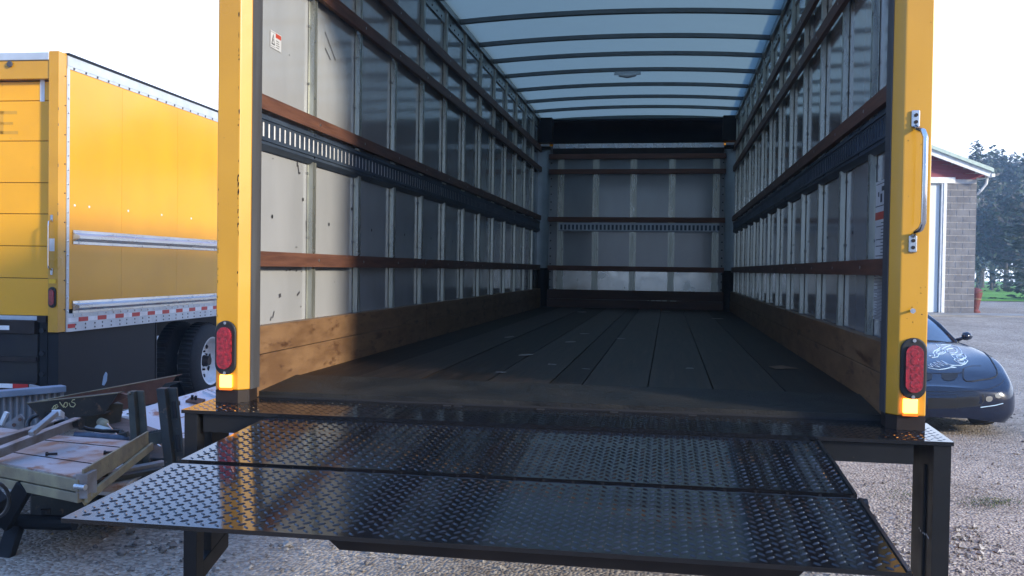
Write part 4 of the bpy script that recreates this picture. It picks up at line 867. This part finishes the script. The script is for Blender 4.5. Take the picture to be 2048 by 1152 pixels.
# ================================================================== SPORTS CAR
CT = 10.15; cc = C0+F0*CT+R0*4.66; cgz = gz(cc.x, cc.y+1)
CY = CAM['yaw']-.13
car = tag(empty('sports_car', (cc.x, cc.y, cgz), CY), 'black sports coupe with a silver bird decal on its bonnet', 'car')
Mc = Matrix.Translation((cc.x, cc.y, cgz)) @ Matrix.Rotation(CY, 4, 'Z'); Mi = Mc.inverted()
SEC = [ # y, [(x,z)...] from sill to centre line
 (-.02, [(.34,.20),(.44,.26),(.46,.36),(.44,.45),(.38,.50),(.25,.53),(.0,.54)]),
 (.04, [(.62,.16),(.72,.24),(.73,.36),(.71,.45),(.62,.51),(.36,.545),(.0,.555)]),
 (.16, [(.77,.14),(.85,.24),(.86,.38),(.84,.49),(.755,.57),(.44,.60),(.0,.615)]),
 (.36, [(.82,.13),(.92,.25),(.93,.43),(.90,.58),(.80,.675),(.48,.70),(.0,.715)]),
 (.70, [(.87,.13),(.935,.27),(.94,.50),(.92,.69),(.845,.785),(.52,.785),(.0,.80)]),
 (1.15,[(.89,.135),(.945,.31),(.95,.58),(.925,.76),(.85,.85),(.54,.85),(.0,.88)]),
 (1.65,[(.80,.165),(.945,.35),(.955,.64),(.93,.81),(.85,.885),(.56,.905),(.0,.94)]),
 (2.30,[(.80,.165),(.94,.35),(.955,.66),(.93,.83),(.85,.90),(.56,.93),(.0,.96)]),
 (3.30,[(.80,.165),(.94,.35),(.96,.68),(.93,.85),(.84,.92),(.5,.96),(.0,.98)]),
 (4.20,[(.80,.17),(.93,.36),(.95,.70),(.92,.87),(.82,.95),(.5,1.0),(.0,1.02)]),
 (4.75,[(.74,.20),(.86,.38),(.88,.66),(.84,.84),(.74,.90),(.45,.94),(.0,.95)]),
 (4.92,[(.6,.3),(.70,.42),(.72,.62),(.68,.76),(.6,.80),(.4,.82),(.0,.83)])]
def cr(p0, p1, p2, p3, t): return .5*((2*p1)+(-p0+p2)*t+(2*p0-5*p1+4*p2-p3)*t*t+(-p0+3*p1-3*p2+p3)*t**3)
def resample(rows, k):
    out = []; n = len(rows)
    for i in range(n-1):
        a, b, c, d = rows[max(i-1, 0)], rows[i], rows[i+1], rows[min(i+2, n-1)]
        for j in range(k): t = j/k; out.append([tuple(cr(a[m][q], b[m][q], c[m][q], d[m][q], t) for q in range(3)) for m in range(len(b))])
    out.append(rows[-1]); return out
rows = [[(x, y, z) for x, z in pr] for y, pr in SEC]; rows = resample(rows, 6)
cols = list(map(list, zip(*rows))); cols = resample(cols, 5); rows = list(map(list, zip(*cols)))
full = [r_ + [(-x, y, z) for x, y, z in reversed(r_[:-1])] for r_ in rows]
mb = MB(); n = len(full[0]); vs = [p for r_ in full for p in r_]
fs = [(j*n+i, j*n+i+1, (j+1)*n+i+1, (j+1)*n+i) for j in range(len(full)-1) for i in range(n-1)]
fs += [tuple(range(n-1, -1, -1)), tuple((len(full)-1)*n+k for k in range(n))]
mb.add(vs, fs, 'car_paint'); body = mb.build('body', car, smooth_=True)
bvh = BVHTree.FromPolygons([Mc @ Vector(v) for v in vs], fs)
def hit(u, v, lift=.003):
    d = ray(u, v).normalized(); h = bvh.ray_cast(C0, d)
    if h[0] is None: return None
    nn = h[1]; nn = nn if nn.dot(d) < 0 else -nn
    return Mi @ (h[0]+nn*lift)
def strokes(mb, lines, r, m, lift=.003):
    for ln in lines:
        pts = []
        for (u0, v0), (u1, v1) in zip(ln[:-1], ln[1:]):
            k = max(1, int(math.hypot(u1-u0, v1-v0)/2.5))
            for j in range(k): pts.append((u0+(u1-u0)*j/k, v0+(v1-v0)*j/k))
        pts.append(ln[-1]); pp = [hit(u, v, lift) for u, v in pts]; pp = [p for p in pp if p is not None]
        if len(pp) > 1: mb.tube(pp, r, m, 6)
def cpx(L): return [(1850+a/5.006, 620+b/5.006) for a, b in L]
def fill(name, poly, m, lift=.004, parent=None, step=None):
    pp = [hit(u, v, lift) for u, v in poly]; pp = [p for p in pp if p is not None]
    if len(pp) < 3: return None
    mb = MB(); c = sum(pp, Vector())/len(pp); cu = sum(p[0] for p in poly)/len(poly); cv = sum(p[1] for p in poly)/len(poly)
    rings = []
    for f in (1, .75, .5, .25): rings.append([hit(cu+(u-cu)*f, cv+(v-cv)*f, lift) or c for u, v in poly])
    ce = hit(cu, cv, lift) or c; n = len(poly); vs = [p for r_ in rings for p in r_]+[ce]; fs = []
    for j in range(3): fs += [(j*n+i, j*n+(i+1) % n, (j+1)*n+(i+1) % n, (j+1)*n+i) for i in range(n)]
    fs += [(3*n+i, 3*n+(i+1) % n, 4*n) for i in range(n)]
    mb.add(vs, fs, m); return mb.build(name, parent or car, smooth_=True)
# headlamp lid outline, bonnet edge, bumper line
mb = MB(); lid = cpx([(385,590),(378,640),(385,690),(410,712),(470,715),(560,700),(650,688),(705,668),(722,640),(718,600),(690,545),(650,480),(600,430),(565,405)])
strokes(mb, [lid], .008, 'seam_dark', .001); strokes(mb, [cpx([(385, 590), (400, 575), (470, 560), (560, 560)])], .003, 'seam_dark', .0)
strokes(mb, [cpx([(20, 632), (150, 636), (300, 634), (370, 628), (385, 590)]), cpx([(30, 318), (200, 322), (330, 330), (430, 340), (560, 395)])], .005, 'seam_dark', .0)
strokes(mb, [cpx([(20, 850), (160, 852), (320, 848), (330, 920), (318, 995)]), cpx([(20, 815), (300, 822), (500, 812), (650, 790), (760, 740), (790, 700)])], .003, 'seam_dark', .0)
mb.build('panel_gap', car)
fill('nose_intake', cpx([(165, 640), (330, 638), (325, 670), (295, 700), (240, 712), (190, 705), (165, 680)]), 'seam_dark')
fill('nose_intake', cpx([(5, 640), (75, 645), (70, 690), (40, 708), (5, 710)]), 'seam_dark')
fill('fog_lamp', cpx([(605, 880), (620, 866), (650, 862), (672, 872), (675, 895), (660, 915), (630, 920), (608, 908)]), 'lamp_glass', .006)
fill('turn_lamp', cpx([(695, 850), (730, 828), (768, 820), (776, 845), (765, 870), (735, 885), (705, 875)]), 'lamp_glass', .006)
fill('lower_intake', cpx([(30, 880), (300, 880), (590, 850), (600, 900), (560, 960), (300, 985), (30, 990)]), 'car_black', .002)
mb = MB(); strokes(mb, [cpx([(555, 975), (620, 966), (700, 955), (780, 935)])], .005, 'decal_silver', .002); mb.build('bumper_strip', car)
# silver bird decal: plain line drawing over the bonnet
mb = MB()
dl = [[(110,345),(160,350),(200,348),(260,352),(285,362)],[(110,345),(130,372),(150,378),(120,398),(92,412),(78,432),(95,452),(90,468),(60,458),(38,462),(70,478),(125,470),(140,445),(180,440),(205,425),(195,405),(165,398),(190,380),(215,368),(260,352)],
      [(122,412),(150,400),(175,410),(182,425),(150,432),(122,445),(112,430),(122,412)],[(215,400),(235,388),(290,385),(318,398),(322,420),(300,432),(250,432),(225,418),(215,400)],
      [(285,362),(330,375),(360,410),(372,440),(340,448),(290,445),(262,448)],[(262,448),(275,470),(300,490),(345,498),(395,492),(412,470),(395,445),(372,440)],
      [(312,462),(370,462),(392,478),(372,490),(325,485),(312,462)],[(300,490),(290,500),(320,520),(352,540),(402,540),(428,510),(412,500),(395,492)],[(325,508),(385,508),(400,520),(385,532),(350,530),(325,508)],
      [(402,540),(360,556),(290,556),(240,545),(190,520),(160,508)],[(160,508),(200,530),(225,548),(190,542),(145,520),(115,512),(150,536),(190,560),(150,552),(100,530),(85,530),(112,552),(150,575),(110,566),(60,540),(50,545),(80,572),(50,566),(30,552)],
      [(30,578),(80,590),(140,598),(200,590),(250,578),(310,576),(250,566),(290,556)]]
strokes(mb, [cpx(l) for l in dl], .0050, 'decal_silver', .001); mb.build('bird_decal', car)
# cabin
mb = MB()
gl = [[(.0,1.55,.955),(.5,1.66,.925),(.80,1.88,.89)],[(.0,2.0,1.14),(.42,2.08,1.15),(.71,2.26,1.09)],[(.0,2.45,1.30),(.40,2.50,1.28),(.62,2.62,1.23)]]
gl = [[(x, y, z) for x, y, z in r_]+[] for r_ in gl]; G2 = [[(-x, y, z) for x, y, z in reversed(r_[1:])]+r_ for r_ in gl]; G2 = resample(G2, 5)
n = len(G2[0]); mb.add([p for r_ in G2 for p in r_], [(j*n+i, j*n+i+1, (j+1)*n+i+1, (j+1)*n+i) for j in range(len(G2)-1) for i in range(n-1)], 'car_glass'); mb.build('windscreen', car, smooth_=True)
mb = MB(); rf = [[(-.62,2.62,1.23),(-.40,2.50,1.28),(0,2.45,1.30),(.40,2.50,1.28),(.62,2.62,1.23)],[(-.61,3.0,1.22),(-.4,3.0,1.27),(0,3.0,1.295),(.4,3.0,1.27),(.61,3.0,1.22)],[(-.58,3.5,1.18),(-.4,3.5,1.23),(0,3.5,1.25),(.4,3.5,1.23),(.58,3.5,1.18)],[(-.7,4.3,.97),(-.45,4.3,1.0),(0,4.3,1.02),(.45,4.3,1.0),(.7,4.3,.97)]]
n = 5; mb.add([p for r_ in rf for p in r_], [(j*n+i, j*n+i+1, (j+1)*n+i+1, (j+1)*n+i) for j in range(3) for i in range(4)], 'car_paint'); mb.build('car_roof', car, smooth_=True)
for s in (-1, 1):
    mb = MB(); mb.tube([(s*.81, 1.86, .885), (s*.715, 2.25, 1.093), (s*.625, 2.62, 1.235), (s*.615, 3.0, 1.225)], [.022, .022, .022, .018], 'car_paint', 8); mb.build('roof_pillar', car, smooth_=True)
    mb = MB(); mb.add([(s*.81, 1.9, .885), (s*.61, 2.62, 1.185), (s*.62, 3.0, 1.21), (s*.60, 3.5, 1.17), (s*.82, 3.9, .93), (s*.84, 3.0, .90)], [(0, 1, 2, 3, 4, 5)], 'car_glass'); mb.build('side_window', car)
    mb = MB(); mb.tube([(s*.86, 2.06, .90), (s*.93, 2.05, .935), (s*.98, 2.04, .95)], [.03, .02, .03], 'car_paint', 10)
    mb.tube([(s*.93, 2.03, .965), (s*.95, 2.03, .965), (s*.99, 2.05, .968), (s*1.04, 2.09, .96), (s*1.07, 2.12, .95)], [.02, .05, .056, .042, .015], 'car_paint', 16); mb.build('wing_mirror', car, smooth_=True)
    for y in (.95, 3.75):
        mb = MB(); K = 32; x1, x0 = s*.925, s*.70; vs = []
        for x, rr in ((x1-s*.02, .2), (x1, .24), (x1, .29), (x1-s*.03, .318), (x0, .318), (x0, .2)):
            for i in range(K): t = 2*math.pi*i/K; vs.append((x, y+rr*math.cos(t), .318+rr*math.sin(t)))
        mb.add(vs, [(j*K+i, j*K+(i+1) % K, (j+1)*K+(i+1) % K, (j+1)*K+i) for j in range(5) for i in range(K)], 'tyre_rubber'); w_ = mb.build('wheel', car, smooth_=True)
        mb = MB(); mb.disc((x1-s*.03, y, .318), (s, 0, 0), .2, .012, 'aluminium', 24); mb.build('wheel_rim', w_)
mb = MB(); mb.tube([(.35, 1.60, .955), (.1, 1.72, 1.0), (-.2, 1.80, 1.035)], .008, 'car_black', 6); mb.build('wiper', car)

# ================================================================== GARAGE
GT = 28.6; gc = C0+F0*GT+R0*(924/CAM['f']*GT); gb = gz(gc.x, gc.y)
gar = tag(empty('garage', (gc.x, gc.y, gb), CAM['yaw']), 'grey block garage with red gable and white door seen past the right post', 'building')
def GQ(mb, nm, **k): return mb.build(nm, gar, **k)
HB = 4.13
mb = MB(); mb.box(-.92, 0, 0, .2, 0, HB, 'mortar'); mb.box(-.2, 0, .2, 11, 0, HB, 'mortar'); mb.box(-12, -5.2, 0, .2, 0, HB, 'mortar'); mb.box(-12, 0, 10.8, 11, 0, HB, 'mortar'); mb.box(-12, -11.8, .2, 10.8, 0, HB, 'mortar')
rw = 0; z = .004
while z < HB-.15:
    x = 0.0-(.2 if rw % 2 else 0)
    def blk(a, b, f):
        if b-a < .03: return
        if f == 0: mb.box(a+.009, b-.009, -.012, -.0005, z+.008, z+.192, 'block_wall')
        else: mb.box(.0005, .012, a+.006, b-.006, z+.006, z+.194, 'block_wall')
    if rw % 2: blk(-.2, 0.012, 0)
    while x > -.91: blk(max(x-.4, -.92), x if x < 0 else .012, 0); x -= .4
    y = -.012
    while y < 10.9: blk(y, min(y+.4-(.2 if (rw % 2 and y < 0) else 0), 11), 1); y += .4-(.2 if (rw % 2 and y < 0) else 0)
    z += .2; rw += 1
GQ(mb, 'block_wall')
mb = MB(); mb.box(-1.015, -.922, -.05, .05, 0, 4.03, 'trim_white'); mb.box(-1.08, -1.02, -.03, .05, 0, 4.03, 'alu_paint'); mb.box(-5.4, -.68, -.06, -.001, 4.0, 4.18, 'trim_white'); GQ(mb, 'door_frame')
mb = MB()
for k in range(12): mb.box(-1.082-(k+1)*.34, -1.082-k*.34-.01, .06, .10, .03, 3.99, 'door_white')
GQ(mb, 'sliding_door', bevel=.004)
mb = MB(); rs = .355
pts = [(0.0, HB+.12+.1), (-6, HB+.22+6*rs), (-12, HB+.22)]
for k in range(18):
    z0 = HB+.055+k*.13; w = (z0-HB-.14)/rs
    if w < 6: mb.prism([(-12+w, -.02+.008, z0), (-w+.05, -.02+.008, z0), (-w+.05, -.035, z0), (-12+w, -.035, z0)], (0, .004, .122), 'red_siding')
mb.box(-12, -.02, -.02, .19, HB+.001, HB+.054, 'red_siding'); mb.prism([(-12, .0, HB+.06), (0, .0, HB+.06), (-6, .0, HB+.06+6*rs)], (0, .15, 0), 'red_siding'); GQ(mb, 'gable_siding')
mb = MB()
for s, (x0, x1) in ((1, (.22, -6)), (-1, (-12.22, -6))):
    za, zb = HB+.16-.22*rs-.05, HB+.11+6*rs
    mb.prism([(x0, -.42, za), (x1, -.42, zb), (x1, -.42, zb+.2), (x0, -.42, za+.19)], (0, .05, 0), 'trim_white')
GQ(mb, 'bargeboard')
mb = MB()
for x0 in (.27, -12.27):
    za, zb = HB+.28-.27*rs, HB+.31+6*rs; mb.prism([(x0, -.5, za), (-6, -.5, zb), (-6, -.5, zb+.12), (x0, -.5, za+.11)], (0, 12, 0), 'roof_metal')
GQ(mb, 'garage_roof')
mb = MB(); mb.box(.23, .33, -.45, 11.4, HB+.04, HB+.14, 'trim_white'); mb.tube([(.27, -.1, HB+.04), (.25, -.1, HB-.14), (.10, -.05, HB-.36), (.05, .05, HB-.45)], .04, 'trim_white', 8); GQ(mb, 'gutter')
mb = MB(); mb.box(-5.5, 1.6, -1.6, -.06, -.1, .03, 'concrete'); o = GQ(mb, 'concrete_apron'); 
# tapered red post
p = C0+F0*29.3+R0*(926/CAM['f']*29.3); z = gz(p.x, p.y)
rp = tag(empty('rusty_barrel_post', (p.x, p.y, z)), 'dark red tapered bin with a peaked top by the garage corner', 'bin')
mb = MB(); mb.tube([(0, 0, 0), (0, 0, .05), (0, 0, .12), (.02, 0, .62), (.02, 0, .66)], [.17, .17, .12, .20, .205], 'rusty_red', 20); mb.build('bin_body', rp, smooth_=False, bevel=.005)
mb = MB(); mb.tube([(.02, 0, .66), (.0, 0, .74), (-.01, 0, .80)], [.215, .16, .04], 'rusty_red', 20); mb.build('peaked_lid', rp)
mb = MB(); mb.tube([(.012, 0, .44), (.013, 0, .46)], .185, 'dirty_channel', 20); mb.build('hoop', rp)
p = C0+F0*28.9+R0*(926/CAM['f']*28.9)
rng = random.Random(3)
# ================================================================== TREES
def leafy(mb, c, rx, rz, n, size, mats, rnd):
    for k in range(n):
        while True:
            x, y, z_ = rnd.uniform(-1, 1), rnd.uniform(-1, 1), rnd.uniform(-1, 1)
            if x*x+y*y+z_*z_ < 1: break
        q = Vector((c[0]+x*rx, c[1]+y*rx, c[2]+z_*rz)); a_ = Vector((rnd.uniform(-1, 1), rnd.uniform(-1, 1), rnd.uniform(-.6, .6))).normalized()*size*rnd.uniform(.5, 1.3); b_ = a_.cross(Vector((rnd.uniform(-1, 1), rnd.uniform(-1, 1), rnd.uniform(-1, 1)))).normalized()*size*rnd.uniform(.3, .8)
        mb.add([q-a_, q-b_*.6, q+a_, q+b_], [(0, 1, 2, 3)], rnd.choice(mats))
def decid(u, t, h, spread, label, mats, seed, base=None, dens=1.0, grp='trees in the far wood'):
    rnd = random.Random(seed); p = C0+F0*t+R0*((u-1024)/CAM['f']*t); z = gz(p.x, p.y)
    o = tag(empty('broadleaf_tree', (p.x, p.y, z), rnd.random()*6), label, 'tree', grp)
    mb = MB(); cr_ = MB(); mb.tube([(0, 0, 0), (.1, 0, h*.3), (.0, .1, h*.62), (.1, 0, h*.9)], [h*.022, h*.017, h*.010, h*.003], 'bark', 8)
    for k in range(26):
        f = rnd.uniform(.16, .93); a_ = rnd.random()*6.3; L = spread*(1.15-f*.75)*rnd.uniform(.5, 1.1); z0 = h*f; up_ = rnd.uniform(.5, 1.2)
        e = Vector((L*math.cos(a_), L*math.sin(a_), z0+L*up_)); e.z = min(e.z, h*rnd.uniform(.9, 1.03)); mid = Vector((e.x*.5, e.y*.5, z0+(e.z-z0)*.4))
        mb.tube([(0, 0, z0), mid, e], [h*.008*(1.2-f), h*.005, h*.0015], 'bark', 5)
        for q in (mid, e, (mid+e)/2): leafy(cr_, q, spread*.26*rnd.uniform(.6, 1.2), spread*.32*rnd.uniform(.6, 1.3), int(26*dens), .17*spread*.35+.08, mats, rnd)
        for j in range(4):
            d_ = Vector((rnd.uniform(-1, 1), rnd.uniform(-1, 1), rnd.uniform(.2, 1.4)))*spread*.25; mb.tube([e, e+d_], [h*.0016, .008], 'twig_grey', 4, False)
    mb.build('trunk', o); cr_.build('crown', o)
gt = ['wood_green', 'wood_green', 'twig_grey']
specs = [(1888, 92, 11.6, 3.2), (1915, 84, 10.2, 2.8), (1940, 96, 13.4, 3.4), (1962, 88, 13.0, 3.0), (1985, 100, 14.6, 3.6), (2012, 90, 12.6, 3.3), (2038, 98, 13.2, 3.6), (2075, 90, 12.5, 3.6), (1850, 95, 12.0, 3.4), (2110, 100, 14, 4)]
lb = ['pale bare-topped tree just above the garage roof slope', 'short thin tree behind the garage eave', 'tall grey-green tree right of the garage eave', 'forked tree between the garage and the spruce', 'tallest wispy tree left of the spruce', 'dense tree behind the spruce tips', 'round tree partly behind the spruce', 'tree at the right border behind the spruce', 'bare tree hidden behind the right yellow post', 'tree beyond the right border']
for i, (u, t, h, sp) in enumerate(specs): decid(u, t, h, sp, lb[i], gt if i % 3 else ['twig_grey', 'wood_green'], 40+i)
# lower darker understorey trees
for i, (u, t, h, sp) in enumerate(((1955, 76, 6.6, 2.6), (1983, 74, 5.6, 2.4), (2010, 72, 7.4, 2.8), (2040, 74, 6.2, 2.6))):
    decid(u, t, h, sp, ['dark low bushy tree touching the garage corner', 'low dark bush-like tree left of the spruce foot', 'dark rounded tree in front of the far wood', 'dark low tree at the right border'][i], ['wood_green', 'spruce_green', 'bark'], 80+i, dens=1.5, grp='dark understorey trees')
def spruce(u, t, h, rb, label, seed, dens=1.0):
    rnd = random.Random(seed); p = C0+F0*t+R0*((u-1024)/CAM['f']*t); z = gz(p.x, p.y)
    o = tag(empty('spruce_tree', (p.x, p.y, z)), label, 'tree'); mb = MB(); cr_ = MB(); mb.tube([(0, 0, 0), (0, 0, h*.5), (0, 0, h)], [h*.018, h*.011, .02], 'bark', 10)
    zz_ = .5
    while zz_ < h-.2:
        f = zz_/h; R_ = rb*(1-f)**.85+.12
        for k in range(int(8*dens)):
            a_ = rnd.random()*6.3; L = R_*rnd.uniform(.6, 1.08); sag = -.18*L; tip = Vector((L*math.cos(a_), L*math.sin(a_), zz_+sag+rnd.uniform(-.1, .1)+.10*L)); mid = Vector((L*.5*math.cos(a_), L*.5*math.sin(a_), zz_+sag*.9))
            mb.tube([(0, 0, zz_), mid, tip], [.03, .02, .006], 'bark', 4, False)
            n_ = int(16*L)+8
            for j in range(n_):
                g_ = rnd.uniform(.12, 1.0); q = mid*(2*g_)+Vector((0, 0, zz_))*(1-2*g_) if g_ < .5 else mid.lerp(tip, (g_-.5)*2)
                sd = Vector((-math.sin(a_), math.cos(a_), 0)); w_ = (.08+.42*(1-g_)*L*.5)*rnd.uniform(-1, 1); q = q+sd*w_+Vector((0, 0, -abs(w_)*.25+rnd.uniform(-.05, .03)))
                dr_ = (Vector((math.cos(a_), math.sin(a_), -.25))+sd*(.7 if w_ > 0 else -.7)).normalized()*rnd.uniform(.12, .26); ws_ = Vector((0, 0, -1))*rnd.uniform(.05, .13)+sd*rnd.uniform(-.05, .05)
                cr_.add([q-dr_*.5, q+ws_*.6, q+dr_, q-ws_*.2+sd*.03], [(0, 1, 2, 3)], 'spruce_tip' if rnd.random() < .22 else 'spruce_green')
        zz_ += .27
    mb.build('trunk', o); cr_.build('crown', o)
spruce(2140, 46, 12.5, 3.9, 'big dark blue-green spruce cut off by the right border', 5)
# clipped dark hedge line at the field's far side
mb = MB(); rnd = random.Random(9)
for k in range(5200):
    u = rnd.uniform(16, 62); t = 68+rnd.uniform(-.8, 1.2); p = C0+F0*t+R0*u; z = gz(p.x, p.y)+rnd.uniform(0, 1)**.8*(1.5+.6*math.sin(u*.6)+.4*math.sin(u*1.7)); s_ = rnd.uniform(.1, .3)
    a_ = Vector((rnd.uniform(-1, 1), rnd.uniform(-1, 1), rnd.uniform(-1, 1))).normalized()*s_; b_ = a_.orthogonal()*rnd.uniform(.3, .8)
    mb.add([p.to_tuple()[:2]+(z,), ((p+a_).x, (p+a_).y, z+a_.z), ((p+a_+b_).x, (p+a_+b_).y, z+a_.z+b_.z), ((p+b_).x, (p+b_).y, z+b_.z)], [(0, 1, 2, 3)], rnd.choice(['wood_green', 'spruce_green', 'spruce_green']))
tag(mb.build('hedge_growth'), 'dark tangled undergrowth along the edge of the grass field', 'undergrowth', kind='stuff')
#@@HAZE
# ================================================================== HAZE
hm = bpy.data.materials.new('haze_air'); hm.use_nodes = True; hn = hm.node_tree; hn.nodes.clear()
pv = hn.nodes.new('ShaderNodeVolumePrincipled'); pv.inputs['Color'].default_value = (.55, .78, 1, 1); pv.inputs['Density'].default_value = .0019; pv.inputs['Anisotropy'].default_value = .3
ho = hn.nodes.new('ShaderNodeOutputMaterial'); hn.links.new(pv.outputs[0], ho.inputs['Volume']); MATS['haze_air'] = hm
mb = MB(); mb.box(-170, 220, -50, 230, G-1.2, 17.5, 'haze_air'); hz = mb.build('haze'); tag(hz, kind='stuff')
